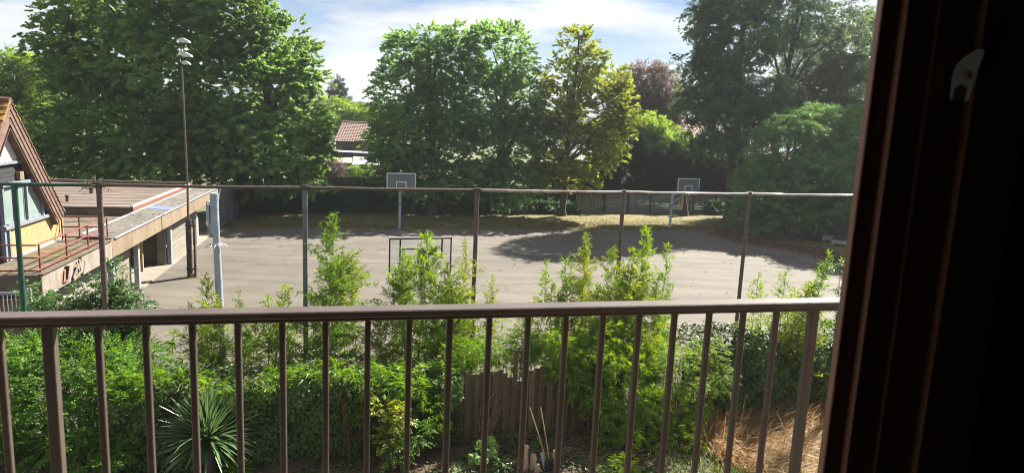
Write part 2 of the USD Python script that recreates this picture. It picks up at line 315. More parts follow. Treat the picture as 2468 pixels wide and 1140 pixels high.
cracks = ({'s5': ('noise_texture', {'scale': .55, 'detail': 6, 'roughness': .7}), 'q5': ('rgb_ramp', {'ramp': [(.28, (.62, .62, .63)), (.36, (.95, .95, .95)), (.66, (1, 1, 1)), (.74, (1.16, 1.14, 1.1))]}), 'm5': ('mix', {'mix_type': 'multiply', 'fac': 1.0}), 'vo': ('voronoi_texture', {'feature': 'distance_to_edge', 'scale': .16}), 'dn': ('noise_texture', {'scale': 1.2, 'detail': 5}), 'dv': ('vector_math', {'math_type': 'scale', 'scale': 1.4}), 'da': ('vector_math', {'math_type': 'add'}),
           'cr': ('rgb_ramp', {'ramp': [(0.0, (.52, .52, .52)), (.006, (1, 1, 1)), (1, (1, 1, 1))]}),
           'sm': ('mapping', {'scale': (.05, 1.3, 1), 'rotation': (0, 0, -.25)}), 'sn': ('noise_texture', {'scale': 1.0, 'detail': 4}), 'sr': ('rgb_ramp', {'ramp': [(.35, (.85, .85, .86)), (.6, (1.09, 1.08, 1.07))]}),
           'm2': ('mix', {'mix_type': 'multiply', 'fac': 1.0}), 'm3': ('mix', {'mix_type': 'multiply', 'fac': 1.0})},
          [('g.position', 'dn.vector'), ('dn.color', 'dv.vector1'), ('dv.vector', 'da.vector1'), ('g.position', 'da.vector2'), ('da.vector', 'vo.vector'), ('vo.distance', 'cr.fac'),
           ('g.position', 'sm.vector'), ('sm.vector', 'sn.vector'), ('sn.fac', 'sr.fac'), ('g.position', 's5.vector'), ('s5.fac', 'q5.fac'), ('m3.color', 'm5.color1'), ('q5.color', 'm5.color2'),
           ('mm.color', 'm2.color1'), ('cr.color', 'm2.color2'), ('m2.color', 'm3.color1'), ('sr.color', 'm3.color2')], 'm5.color')
M['asphalt'] = ground_mat('asphalt', [(.25, (.075, .066, .055)), (.5, (.098, .087, .073)), (.75, (.121, .108, .091))], .35, .85, .5, 42, cracks)
M['walkway'] = ground_mat('walkway', [(.3, (.17, .145, .115)), (.7, (.25, .22, .18))], .8, .85, .3, 30)
M['lawn'] = ground_mat('lawn', [(.30, (.075, .076, .022)), (.48, (.115, .102, .036)), (.62, (.165, .128, .054)), (.75, (.23, .17, .08))], .55, .95, .9, 25)
M['soil'] = ground_mat('soil', [(.30, (.035, .026, .016)), (.6, (.085, .062, .040)), (.75, (.13, .10, .06))], 1.2, .95, .9, 22)
M['far_ground'] = ground_mat('far_ground', [(.35, (.06, .075, .028)), (.65, (.11, .11, .05))], .05, .95, .3, 4)
M['faded_line'] = mat('faded_line', (.105, .09, .077), (.20, .18, .155), 7, .8, lo=.42, hi=.66)
HAZE = 0.00028
hz = MB(); hz.box((0, 135, 14.5), (530, 340, 31)); _hz = hz
M['air'] = usdkit.material(stage, LK + '/air', {'v': ('principled_volume', {'color': (.86, .92, 1.0), 'density': HAZE, 'anisotropy': 0.35})}, volume='v.volume')
struct('haze', hz, M['air'], kind='stuff')
#PART2
# ------------------------------------------------------------------ ground, court, lawn
def sheet(poly, z, hole=None):
    P = Polygon(poly); m = trimesh.creation.triangulate_polygon(P, engine='earcut')
    v = np.column_stack([m[0], np.full(len(m[0]), z)]); f = np.array(m[1])
    n = np.cross(v[f[:, 1]] - v[f[:, 0]], v[f[:, 2]] - v[f[:, 0]])[:, 2]
    f[n < 0] = f[n < 0][:, ::-1]
    return v, f
GO = np.array([-11.6, 16.5]); ga = unit([-.215, .9766]); gb = np.array([-ga[1], ga[0]])
GA = np.array([*ga, 0]); GB = np.array([*gb, 0])
def G(u, w, z): return np.array([*(GO + ga * u + gb * w), z])
bd = unit([.958, .287]); bn = np.array([-bd[1], bd[0]]); B0 = np.array([-18.96, 47.0])      # back boundary
BD = np.array([*bd, 0]); BN = np.array([*bn, 0])
def B(t, off, z): return np.array([*(B0 + bd * t + bn * off), z])
nd = unit([.957, .29]); nn = np.array([-nd[1], nd[0]]); N0 = np.array([-4.28, 13.0])         # garden fence line
ND = np.array([*nd, 0]); NN = np.array([*nn, 0])
def N(t, off, z): return np.array([*(N0 + nd * t + nn * off), z])
fd = unit([math.sin(1.221), math.cos(1.221)]); P0 = np.array([-8.53, 14.0]); FS = 4.06          # ball fence
FD = np.array([*fd, 0])
def FN(t, z): return np.array([*(P0 + fd * FS * t), z])

struct('ground', sheet([(-260, -30), (260, -30), (260, 300), (-260, 300)], 0.0), M['far_ground'])
gl, gr_ = atz(515, 551)[:2], atz(1760, 557)[:2]
rb = [atz(x, y)[:2] for x, y in ((1790, 580), (1870, 592), (1950, 604), (2025, 628), (2060, 650))]
c_near = N(-6, 1.9, 0)[:2], N(22, 1.9, 0)[:2]
court = [G(-4, .45, 0)[:2], c_near[0], c_near[1], (26, 30)] + rb[::-1] + [gr_, gl]
struct('court', sheet(court, 0.008), M['asphalt'])
struct('lawn', sheet([G(22, .6, 0)[:2], gl, gr_, *rb, (30, 33), (34, 62), B(0, .2, 0)[:2]], 0.004), M['lawn'])
struct('garden_soil', sheet([N(-9, 1.9, 0)[:2], (-12, 2), (16, 2), N(20, 1.9, 0)[:2]], 0.005), M['soil'])
wk = MB(); wk.prism([(0, .40), (22, .40), (22, 3.2), (0, 3.2)], [*GO, 0.0], GA, GB, 0.0, 0.05)
struct('walkway', wk, M['walkway'])
ml = MB(); p0, p1 = atz(640, 585), atz(538, 693); d = unit(p1 - p0); s_ = np.cross(UP, d) * .025
ml.add([p0 - s_ + UP * .012, p1 - s_ + UP * .012, p1 + s_ + UP * .012, p0 + s_ + UP * .012], [[0, 1, 2, 3]])
struct('court_marking', ml, M['faded_line'])
M['tar'] = mat('tar', (.045, .042, .038), (.10, .09, .08), 9, .8, lo=.35, hi=.75)
rngs = np.random.default_rng(17)
for (xa, ya), (xb, yb) in (((560, 603), (735, 590)), ((760, 592), (1010, 586)), ((600, 640), (960, 634)), ((1180, 612), (1420, 604)), ((1160, 690), (1320, 684)), ((1640, 640), (1780, 634))):
    a_, b_ = atz(xa, ya), atz(xb, yb); k_ = 18; q = np.linspace(0, 1, k_)[:, None]; c_ = a_ + (b_ - a_) * q; c_[:, 1] += np.cumsum(rngs.normal(0, .03, k_)); w_ = (.012 + .022 * rngs.random(k_))[:, None] * np.array([0, 1., 0])
    sm_ = MB(); V = np.vstack([c_ - w_, c_ + w_]); V[:, 2] = .0122
    sm_.add(V, [[i, i + 1, i + 1 + k_, i + k_] for i in range(k_ - 1)]); struct('tar_seam', sm_, M['tar'])

# ------------------------------------------------------------------ garage building
g = Thing('garage_block', 'long low garage with flat brown roof and corrugated canopy on square posts', 'garage', G(10, 2, 0))
NF = -GB  # outward, to the court
fz0, fz1 = 2.05, 2.645
# fascia panels (the first one broken open)
def fpoly(u0, u1, z0=fz0, z1=fz1): return [(u0, z0), (u1, z0), (u1, z1), (u0, z1)]
first = Polygon(fpoly(0, 4.88))
rng = np.random.default_rng(5)
hole1 = Polygon([(1.05, 2.15), (1.28, 2.05), (1.62, 2.16), (1.66, 2.50), (1.36, 2.56), (1.22, 2.44), (1.02, 2.40)])
hole2 = Polygon([(1.86, 2.22), (2.12, 2.34), (2.46, 2.42), (2.50, 2.62), (2.30, 2.60), (2.16, 2.46), (1.92, 2.44)])
hole3 = Polygon([(2.20, 2.02), (2.55, 2.0), (2.52, 2.20), (2.36, 2.28), (2.28, 2.18)])
first = first.difference(hole1).difference(hole2).difference(hole3)
first = max(getattr(first, 'geoms', [first]), key=lambda q: q.area)
def gpanel(poly, w0, w1):  # polygon in (u,z); thickness from w0 to w1
    m = MB(); m.prism(poly, [*GO, 0.0], GA, UP, -w1, -w0); return m   # ex x ey = GA x UP = -GB
g.part('fascia_panel', gpanel(first, 0, .05), M['fascia_old'], label='broken fascia panel with jagged holes')
for u0, u1 in ((4.90, 9.5), (9.52, 15.3), (15.32, 21.2)):
    g.part('fascia_panel', gpanel(fpoly(u0, u1), 0, .05), M['fascia'])
for k, (u, z, a_, l) in enumerate(((1.5, 2.33, 1.2, .42), (1.95, 2.30, .7, .5), (2.22, 2.40, 2.0, .4), (2.0, 2.17, .25, .55), (2.42, 2.30, 1.4, .36))):
    m = MB(); dd = GA * math.cos(a_) + UP * math.sin(a_); m.beam(G(u, -.03 - .012 * k, z) - dd * l / 2, G(u, -.05 - .012 * k, z) + dd * l / 2, .09, .012, up=NF)
    g.part('splinter', m, M['fascia_old'])
g.part('back_board', gpanel(fpoly(.02, 5.0, 2.06, 2.6), .075, .10), M['torn_inside'])
m = MB(); m.box(G(2.6, .55, 2.03), (5.1, 1.0, .03), GA, GB); g.part('soffit', m, M['soffit'])
m = MB(); m.box(G(13.1, .50, 2.02), (16.0, .88, .03), GA, GB); g.part('soffit', m, M['soffit'])
m = MB(); m.box(G(13.1, -.015, 2.655), (16.0, .09, .035), GA, GB); g.part('edge_trim', m, M['zinc'])
m = MB(); m.box(G(2.4, .0, 2.652), (4.9, .12, .02), GA, GB); g.part('edge_trim', m, M['deck'])
# corrugated canopy, sheet by sheet
def corrugated(u0, u1, w0, w1, z0, z1, per, amp):
    n = int((u1 - u0) / per * 6) + 1; uu = np.linspace(u0, u1, n); zz = amp * np.sin(uu / per * 2 * np.pi)
    V = np.vstack([[G(u, w0, z0 + z) for u, z in zip(uu, zz)], [G(u, w1, z1 + z) for u, z in zip(uu, zz)]])
    Fq = np.array([[i, i + n, i + n + 1, i + 1] for i in range(n - 1)]); return V, Fq
k = 0; u = 5.05
while u < 21.0:
    u1 = min(u + .93, 21.18); blue = 10.9 < u < 12.2
    v, f = corrugated(u + .004, u1 - .004, .03, .93, 2.675 + .004 * (k % 2), 2.735 + .004 * (k % 2), .146, .020)
    mm = MB(); mm.add(v, f); mm.add(v - UP * .008, f[:, ::-1])
    g.part('roof_sheet', mm, M['blue_sheet' if blue else 'sheet'], label='bluish translucent roof sheet' if blue else None)
    u = u1; k += 1
m = MB(); m.box(G(12.8, .955, 2.765), (15.2, .10, .025), GA, GB); g.part('flashing', m, M['zinc'])
# main roof block
m = MB(); m.prism([(10.4, .99), (19.45, .99), (19.45, 8), (10.4, 8)], [*GO, 0.0], GA, GB, 2.78, 2.93); g.part('roof_slab', m, M['brown_roof'])
m = MB(); m.box(G(14.9, 1.02, 2.985), (9.2, .09, .075), GA, GB); g.part('parapet', m, M['parapet'])
m = MB(); m.box(G(14.9, .985, 2.895), (9.2, .025, .10), GA, GB); g.part('parapet', m, M['red_trim'], label='red band under the white parapet')
m = MB(); m.box(G(10.36, 4.5, 2.955), (.09, 7.0, .05), GA, GB); g.part('parapet', m, M['parapet'])
m = MB(); m.box(G(19.5, 4.5, 2.99), (.16, 7.1, .16), GA, GB); g.part('parapet', m, M['deck'])
for k in range(4):
    m = MB(); m.box(G(10.37, 4.5, 2.32 + .15 * k), (.035, 7.0, .14), GA, GB); g.part('plank', m, M['deck'])
for k in range(8):
    m = MB(); m.box(G(11.4 + 1.02 * k, 4.5, 2.934), (.09, 6.9, .014), GA, GB); g.part('felt_seam', m, M['soffit'])
for (px, py, s_) in ((162, 486, .055), (220, 466, .075)):
    q = atz(px, py, 2.93); m = MB(); m.tube([q, q + UP * .2], s_, 10); m.tube([q + UP * .2, q + UP * .26], s_ * 1.35, 10); g.part('roof_vent', m, M['slate_dark'])
# deck boards of the terrace and the low roof behind it
u = 0.02; k = 0
while u < 10.3:
    w0, w1 = (.07, 8.0) if u > 5.4 else (.07, 1.46)
    if u > 5.02: w0 = 1.02
    m = MB(); m.box(G(u + .095, (w0 + w1) / 2, 2.60 + .004 * (k % 3 == 0)), (.182, w1 - w0, .04), GA, GB)
    mossy = 1.8 < u < 3.4
    g.part('deck_board', m, M['moss' if mossy and k % 2 else 'deck']); u += .19; k += 1
m = MB(); m.box(G(.0, 4.6, 2.36), (.04, 9.1, .52), GA, GB); g.part('end_board', m, M['soffit'])
m = MB(); m.box(G(.08, 4.6, 1.02), (.06, 9.0, 2.03), GA, GB); g.part('end_wall', m, M['barge'])
# posts and walls
for u in (6.3, 8.95, 13.4, 18.1, 21.3):
    m = MB(); m.box(G(u, .52, 1.03), (.19, .17, 1.96), GA, GB, .008); g.part('column', m, M['grey_paint'])
def planks(u0, u1, w, z0, z1, n, m_, name='plank'):
    h = (z1 - z0) / n
    for k in range(n):
        mm = MB(); mm.box(G((u0 + u1) / 2, w + .004 * ((k * 7) % 3), z0 + h * (k + .5)), (u1 - u0, .05, h - .018), GA, GB); g.part(name, mm, m_)
planks(1.2, 6.2, .72, .05, 2.0, 9, M['plank']); planks(6.42, 8.84, .72, .05, 2.0, 9, M['plank']); planks(13.52, 17.98, .62, .05, 2.0, 9, M['plank'])
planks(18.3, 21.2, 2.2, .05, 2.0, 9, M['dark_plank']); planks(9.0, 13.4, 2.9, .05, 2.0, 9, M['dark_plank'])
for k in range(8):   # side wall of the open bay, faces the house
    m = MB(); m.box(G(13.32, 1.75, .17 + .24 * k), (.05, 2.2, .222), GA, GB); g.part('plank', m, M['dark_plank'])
m = MB(); m.box(G(13.22, .80, 1.02), (.12, .34, 1.96), GA, GB); g.part('pillar', m, M['plank'])
m = MB(); m.box(G(11.9, 1.25, 1.0), (.1, .16, 1.9), GA, GB); g.part('pillar', m, M['yellow_brick'], label='yellow upright board in the open bay')
m = MB(); m.tube([G(12.9, 2.5, .05), G(12.9, 2.5, 2.0)], .05, 8); g.part('downpipe', m, M['galv'])
m = MB(); m.box(G(20.2, .9, .6), (.16, .10, 1.2), GA, GB); g.part('short_post', m, M['white_metal'])
m = MB(); m.box(G(19.4, 1.2, .35), (.3, .3, .6), GA, GB); g.part('pillar', m, M['plank'])
m = MB(); m.box(G(16, 5.5, 1.4), (11, 5.0, 2.7), GA, GB); g.part('inner_wall', m, M['brown_wall'])

# lamp under the far end of the fascia
lp = Thing('wall_lamp', 'small white floodlight on the far end of the garage fascia', 'lamp', G(18.4, -.1, 2.15))
m = MB(); m.box(G(18.4, -.22, 2.16), (.26, .30, .16), GA, GB, .03); lp.part('lamp_head', m, M['white_metal'])
m = MB(); m.tube([G(18.4, .0, 2.2), G(18.4, -.12, 2.2)], .03, 8); lp.part('bracket', m, M['galv'])

# red railing round the terrace
rl = Thing('safety_railing', 'red tubular railing round the garage terrace', 'railing', G(2.5, .15, 2.64))
def rtube(pts, r=.021): m = MB(); m.tube(pts, r, 8); return m
for z in (3.34, 3.02, 2.70):
    rl.part('rail', rtube([G(.16, 4.5, z), G(.16, .16, z)]), M['red_pipe'])
    rl.part('rail', rtube([G(.16, .16, z), G(5.03, .16, z)]), M['red_pipe'])
    rl.part('rail', rtube([G(5.03, .16, z), G(5.03, 1.45, z)]), M['red_pipe'])
for (u, w) in ((.16, 3.4), (.16, 1.9), (.16, .55), (.34, .16), (1.95, .16), (3.45, .16), (5.03, .16), (5.03, .95), (5.03, 1.44)):
    rl.part('post', rtube([G(u, w, 2.62), G(u, w, 3.34)], .023), M['red_pipe'])

# ------------------------------------------------------------------ A-frame house
h = Thing('gabled_house', 'yellow steep gabled house with grey windows and brown tile roof', 'house', G(2.5, 5, 0))
WF = 1.5; AU, AZ = 1.99, 6.80; EU, EZ = 4.86, 3.46; EL = 2 * AU - EU
slope = (AZ - EZ) / (EU - AU)
def roofz(u): return AZ - abs(u - AU) * slope
# yellow wall with brick courses
z0, z1 = 2.63, 3.47; ncol = 22; nrow = 12; bw = (5.28 - 1.93) / ncol; bh = (z1 - z0) / nrow
h.part('wall', gpanel([(1.93, z0), (5.28, z0), (5.28, z1), (1.93, z1)], WF + .004, WF + .25), M['yellow_joint'])
for r_ in range(nrow):
    for c_ in range(ncol + 1):
        a0 = 1.93 + (c_ - .5 * (r_ % 2)) * bw; a1 = min(a0 + bw - .006, 5.28); a0 = max(a0, 1.93)
        if a1 - a0 < .03: continue
        m = MB(); m.box(G((a0 + a1) / 2, WF, z0 + (r_ + .5) * bh), (a1 - a0, .012 + .003 * ((r_ * 5 + c_ * 3) % 4 == 0), bh - .006), GA, GB); h.part('brick', m, M['yellow_brick'])
m = MB(); m.box(G(5.285, 3.5, 3.05), (.03, 4.0, .84), GA, GB); h.part('wall', m, M['yellow_joint'])
m = MB(); m.box(G(3.5, WF - .03, 2.65), (3.5, .05, .06), GA, GB); h.part('plinth', m, M['zinc'])
# gable: white triangle, dark boards
h.part('gable_panel', gpanel([(2 * AU - 3.16, 5.22), (3.16, 5.22), (AU, 6.50)], WF + .02, WF + .06), M['white_panel'])
m = MB(); m.box(G(AU, WF, 5.20), (2.36, .08, .07), GA, GB); h.part('gable_sill', m, M['frame_grey'])
for k in range(4):
    zb = 4.70 + .12 * k; hw = (AZ - .36 - zb) / slope
    h.part('gable_board', gpanel([(AU - hw, zb), (AU + hw, zb), (AU + hw - .1, zb + .112), (AU - hw + .1, zb + .112)], WF + .05, WF + .08), M['dark_board'])
m = MB(); m.box(G(2.72, WF - .01, 4.82), (.22, .1, .22), GA, GB); h.part('wall_box', m, M['fascia'])
# window frames
wz0, wz1 = 3.56, 4.60
m = MB(); m.box(G(3.4, WF - .02, 3.51), (3.0 + .66, .16, .09), GA, GB); h.part('window_sill', m, M['frame_grey'])
m = MB(); m.box(G(2.75, WF - .02, 4.64), (2.35, .14, .09), GA, GB); h.part('window_head', m, M['frame_grey'])
muls = [1.66, 2.35, 2.98, 3.92]
for u in muls:
    m = MB(); m.box(G(u, WF, (wz0 + wz1) / 2), (.075, .10, wz1 - wz0), GA, GB); h.part('mullion', m, M['frame_grey'])
m = MB(); m.beam(G(3.95, WF, 4.58), G(4.74, WF, 3.60), .10, .06, up=NF); h.part('mullion', m, M['frame_grey'])
for u0, u1 in zip(muls[:-1], muls[1:]):
    fr = h.part('sash', gpanel(Polygon([(u0 + .05, wz0), (u1 - .05, wz0), (u1 - .05, wz1), (u0 + .05, wz1)]).difference(Polygon([(u0 + .10, wz0 + .05), (u1 - .10, wz0 + .05), (u1 - .10, wz1 - .05), (u0 + .10, wz1 - .05)])), WF + .01, WF + .05), M['frame_grey'])
    h.part('pane', gpanel([(u0 + .10, wz0 + .05), (u1 - .10, wz0 + .05), (u1 - .10, wz1 - .05), (u0 + .10, wz1 - .05)], WF + .025, WF + .031), M['pane_curtain'], parent=fr)
    h.part('curtain', gpanel([(u0 + .06, wz0), (u1 - .16, wz0), (u1 - .16, wz1), (u0 + .06, wz1)], WF + .10, WF + .11), M['curtain'])
h.part('pane', gpanel([(3.97, 3.57), (4.72, 3.57), (3.97, 4.52)], WF + .025, WF + .031), M['pane_curtain'])
h.part('curtain', gpanel([(3.97, 3.57), (4.72, 3.57), (3.97, 4.52)], WF + .12, WF + .13), M['curtain'])
# glazed door left of the yellow wall
for u in (1.62, 1.86):
    m = MB(); m.box(G(u, WF, 3.12), (.09, .1, .96), GA, GB); h.part('door_frame', m, M['frame_grey'])
h.part('door', gpanel([(.7, 2.64), (1.58, 2.64), (1.58, 4.6), (.7, 4.6)], WF + .04, WF + .06), M['glass'])
m = MB(); m.box(G(.8, WF, 3.6), (.10, .1, 2.0), GA, GB); h.part('door_frame', m, M['frame_grey'])
m = MB(); m.box(G(0.1, WF + .1, 3.1), (1.2, .1, 1.1), GA, GB); h.part('wall', m, M['yellow_joint'])
m = MB(); m.box(G(2.4, WF + 1.2, 3.6), (5.0, .05, 2.2), GA, GB); h.part('inner_wall', m, M['brown_wall'])
# barge boards (three planks each side), verge tiles, ridge, roof slopes
OV = .20  # overhang towards the court
for sgn in (1, -1):
    for k in range(3):
        off = .05 + .125 * k
        e = np.array([sgn * (EU - AU), EZ - AZ]); e /= np.linalg.norm(e); nrm = np.array([e[1] * sgn, -e[0] * sgn])
        nrm = np.array([-abs(e[1]) * sgn, -abs(e[0])])
        a0 = np.array([AU, AZ]) + nrm * off * 1.0; a1 = np.array([AU + sgn * (EU - AU), EZ]) + nrm * off
        a0 = np.array([AU, AZ - off / abs(e[0])])
        m = MB(); m.beam(G(a0[0], WF - OV + .02 * k, a0[1]), G(a1[0], WF - OV + .02 * k, a1[1]), .03, .118, up=np.cross(unit(GA * e[0] + UP * e[1]), GB))
        h.part('barge_board', m, M['barge'])
    for k in range(3):
        off = .44
        m = MB(); yy = WF - OV + .055 + .068 * k
        m.beam(G(AU, yy, AZ - off / abs(e[0])), G(AU + sgn * (EU - AU) + nrm[0] * off, yy, EZ + nrm[1] * off), .064, .02, up=np.cross(unit(GA * e[0] + UP * e[1]), GB)); h.part('soffit_board', m, M['barge'])
    L = np.hypot(EU - AU, AZ - EZ); nt = 20
    outn = np.array([-nrm[0], -nrm[1]])
    for k in range(nt):
        q = np.array([AU, AZ]) + e * (k + .5) / nt * L + outn * .045
        tilt = unit(GA * (e[0] + outn[0] * .13) + UP * (e[1] + outn[1] * .13)) if False else unit(GA * e[0] + UP * e[1] + .16 * (GA * outn[0] + UP * outn[1]))
        m = MB(); m.box(G(q[0], WF - OV + .06, q[1]), (L / nt * 1.12, .20, .04), tilt, GB, .006); h.part('verge_tile', m, M['lichen_tile'] if (sgn < 0 and k < 3) or k in (2, 11) else M['tile'])
    mm = MB()
    for k in range(nt):
        q = np.array([AU, AZ]) + e * (k + .5) / nt * L + outn * .03
        tilt = unit(GA * e[0] + UP * e[1] + .13 * (GA * outn[0] + UP * outn[1]))
        for j in range(34):
            mm.box(G(q[0], WF - OV + .17 + .235 * (j + .5), q[1]), (L / nt * 1.12, .225, .03), tilt, GB)
    h.part('roof_tiles', mm, M['tile'], kind='stuff')
    m = MB(); m.beam(G(AU, WF + 3.8, AZ - .10), G(AU + sgn * (EU - AU) * .99, WF + 3.8, EZ - .09), 8.0, .04, up=np.cross(unit(GA * e[0] + UP * e[1]), GB)); h.part('roof_deck', m, M['barge'])
for k in range(24):
    m = MB(); m.tube([G(AU, WF - OV - .03 + .34 * k, AZ + .03), G(AU, WF - OV + .33 + .34 * k, AZ + .045)], .10, 10); h.part('ridge_tile', m, M['lichen_tile'] if k % 3 else M['tile'])

# ------------------------------------------------------------------ wall beyond the garage
bw_ = Thing('boundary_wall', 'weathered grey panel wall between garage and back fence', 'wall', G(26, .4, 0))
for k in range(7):
    u0 = 21.45 + 1.36 * k
    m = MB(); m.box(G(u0 + .67, .5, 1.12), (1.30, .07, 2.24), GA, GB); bw_.part('panel', m, M['grey_wall'])
    m = MB(); m.box(G(u0, .47, 1.15), (.10, .10, 2.3), GA, GB); bw_.part('post', m, M['grey_wall'])
m = MB(); m.box(G(26.2, .42, .05), (9.5, .06, .12), GA, GB); bw_.part('base_kerb', m, M['walkway'])

# ------------------------------------------------------------------ ball fence
bf = Thing('ball_fence', 'tall rusty pipe frame of a ball fence along the near court edge', 'fence', FN(2, 0))
RZ = 5.19
def railz(t): return RZ - .018 * (t - 2)
segs = [(-.36, 0), (0, 1), (1, 2), (2, 3), (3, 4), (4, 5)]
rp = 'green_pipe rust rust rail_paint rail_paint rail_paint'.split()
for (t0, t1), mm in zip(segs, rp):
    m = MB(); m.tube([FN(t0 - (.8 if t0 < 0 else 0), railz(t0)), FN((t0 + t1) / 2, railz((t0 + t1) / 2) - .012), FN(t1, railz(t1))], .036, 10)
    bf.part('top_rail', m, M[mm], label={'green_pipe': 'green painted end of the top rail'}.get(mm), smooth=40)
for t, mm in zip(range(0, 6), ('rust', 'blue_steel', 'rust', 'rust', 'rust', 'rust')):
    m = MB(); m.tube([FN(t, 0), FN(t, railz(t) + .03)], .055, 12); pth = bf.part('post', m, M[mm], smooth=40)
    m = MB(); m.tube([FN(t, railz(t) - .05), FN(t, railz(t) + .055)], .066, 12); bf.part('collar', m, M['dark_steel' if t < 3 else 'rust'], parent=pth)
    m = MB(); m.tube([FN(t, railz(t)) - FD * .10, FN(t, railz(t)) + FD * .10], .046, 10); bf.part('clamp', m, M['dark_steel' if t < 3 else 'rail_paint'], parent=pth)
m = MB(); m.tube([FN(-.36, 0), FN(-.36, 5.22)], .05, 12); bf.part('post', m, M['green_pipe'], label='dark green end post', smooth=40)
# dead vine knotted on the post left of the court
vn = MB(); rng = np.random.default_rng(3)
for k in range(26):
    c = FN(0, RZ) + rng.normal(0, .05, 3) + FD * rng.normal(-.05, .12); a_ = rng.normal(0, 1, 3); a_[2] *= .4
    vn.tube([c, c + unit(a_) * .12, c + unit(a_) * .2 + rng.normal(0, .04, 3)], .006, 4)
vp = numbered(W + '/dead_vine'); usdkit.mesh(stage, vp, vn.arr(), M['twig']); tag(stage.GetPrimAtPath(vp), 'knot of dry vine caught on the first rusty fence post', 'vine')

# ------------------------------------------------------------------ light mast and grey pole
lm = Thing('light_mast', 'thin rusty floodlight mast standing in steel channels by the garage', 'light mast', atz(465, 668))
q0 = atz(465, 668); QY = q0[1]
m = MB(); m.tube([q0 + np.array([-.14, 0, .2]), aty(452, 450, QY), aty(438, 160, QY)], [.05, .045, .04], 8); lm.part('pole', m, M['rust'], smooth=40)
m = MB(); m.tube([aty(438, 160, QY), aty(435, 88, QY)], [.03, .022], 8); lm.part('pole', m, M['dark_steel'])
for x in (-.17, -.05, .12):
    m = MB(); m.box(q0 + np.array([x, 0.0, 1.2]), (.085, .10, 2.4), bev=.006); lm.part('channel', m, M['rust' if x > 0 else 'dark_steel'])
for z in (.35, 2.15):
    m = MB(); m.box(q0 + np.array([-.03, -.055, z]), (.42, .02, .05)); m.box(q0 + np.array([-.03, .055, z]), (.42, .02, .05)); lm.part('clamp', m, M['dark_steel'])
m = MB(); m.box(q0 + np.array([0, -.02, .09]), (.16, .18, .18)); lm.part('base_block', m, M['concrete'])
for (px, py, sz) in ((444, 100, .72), (449, 134, .72), (448, 153, .55)):
    c = aty(px, py, QY); m = MB(); ax = unit([.8, .25, -.42])
    pol = [(-.24, -.02), (-.20, .10), (-.02, .16), (.26, .02), (.30, -.08), (-.10, -.10)]
    m.prism([(a_ * sz, b_ * sz) for a_, b_ in pol], c, (1, .1, 0), UP, -.17 * sz, .17 * sz); hd = lm.part('floodlight', m, M['white_metal'])
    m = MB(); m.prism([(-.08 * sz, -.105 * sz), (.28 * sz, -.085 * sz), (.28 * sz, -.10 * sz), (-.08 * sz, -.12 * sz)], c, (1, .1, 0), UP, -.15 * sz, .15 * sz); lm.part('lens', m, M['glass'], parent=hd)
    m = MB(); m.tube([np.array([aty(437, py, QY)[0], QY, c[2] - .05]), c + np.array([-.2 * sz, 0, 0])], .018, 6); lm.part('arm', m, M['galv'])
mo = MB(); t_ = np.linspace(0, 2 * np.pi, 14)[:-1]; rr = .45 + .18 * np.sin(3 * t_) + .08 * np.cos(5 * t_)
mo.add(np.vstack([q0 + UP * .013, np.column_stack([q0[0] - .03 + rr * np.cos(t_) * .9, q0[1] - .12 + rr * .5 * np.sin(t_), np.full(13, .0125)])]), [[0, i + 1, (i + 1) % 13 + 1] for i in range(13)])
struct('moss_patch', mo, M['moss'], kind='stuff', label='patch of brown moss at the foot of the light mast', cat='moss')

gp = Thing('steel_pole', 'smooth light grey steel pole with white spiked ring, among the bamboo', 'pole', (-6.5, 15.1, 0))
m = MB(); m.tube([(-6.47, 15.1, 0), aty(530, 740, 15.1), aty(516, 467, 15.1)], [.082, .080, .076], 16); gp.part('shaft', m, M['pole_grey'], smooth=40)
tp = aty(516, 467, 15.1)
m = MB(); m.tube([tp - UP * .9, tp + UP * .01], [.092, .088], 16); gp.part('upper_sleeve', m, M['pole_grey'], smooth=40)
for z in (.12, .32, .42, .62):
    m = MB(); m.tube([tp - UP * z, tp - UP * (z + .015)], .096, 14); gp.part('strap', m, M['galv'])
m = MB(); m.box(tp + np.array([-.125, -.02, -.42]), (.07, .12, .34), bev=.01); gp.part('junction_box', m, M['pole_grey'])
m = MB(); m.box(tp + np.array([-.14, -.02, -.66]), (.08, .10, .14), bev=.02); gp.part('bracket', m, M['white_metal'])
rg = aty(522, 590, 15.1); m = MB(); m.tube([rg - UP * .03, rg + UP * .03], .097, 14); rgp = gp.part('ring', m, M['white_metal'])
for k in range(14):
    a_ = k / 14 * 2 * np.pi; dv = np.array([math.cos(a_), math.sin(a_), 0])
    m = MB(); m.tube([rg + dv * .09, rg + dv * .16 + UP * .02, rg + dv * .21 - UP * .01, rg + dv * .235 - UP * .05], .007, 5); gp.part('spike', m, M['white_metal'], parent=rgp)

# ------------------------------------------------------------------ basketball hoops
HD = unit([math.sin(1.221), math.cos(1.221), 0]); HN = np.array([HD[1], -HD[0], 0])  # HN: towards the balcony
def frame_rect(m, c, w, hgt, t, d):
    for s_ in (-1, 1): m.box(c + HD * s_ * (w / 2 - t / 2), (t, d, hgt), HD); m.box(c + UP * s_ * (hgt / 2 - t / 2), (w - 2 * t - .002, d, t), HD)
def rim(th, c, r=.225):
    a_ = np.linspace(0, 2 * np.pi, 25); m = MB(); m.tube([c + HD * r * math.cos(x) + th.fn * r * math.sin(x) for x in a_], .010, 6); p = th.part('rim', m, M['orange'])
    m = MB(); m.box(c - th.fn * (r + .07), (.14, .14, .10), HD); th.part('rim_bracket', m, M['orange'], parent=p)
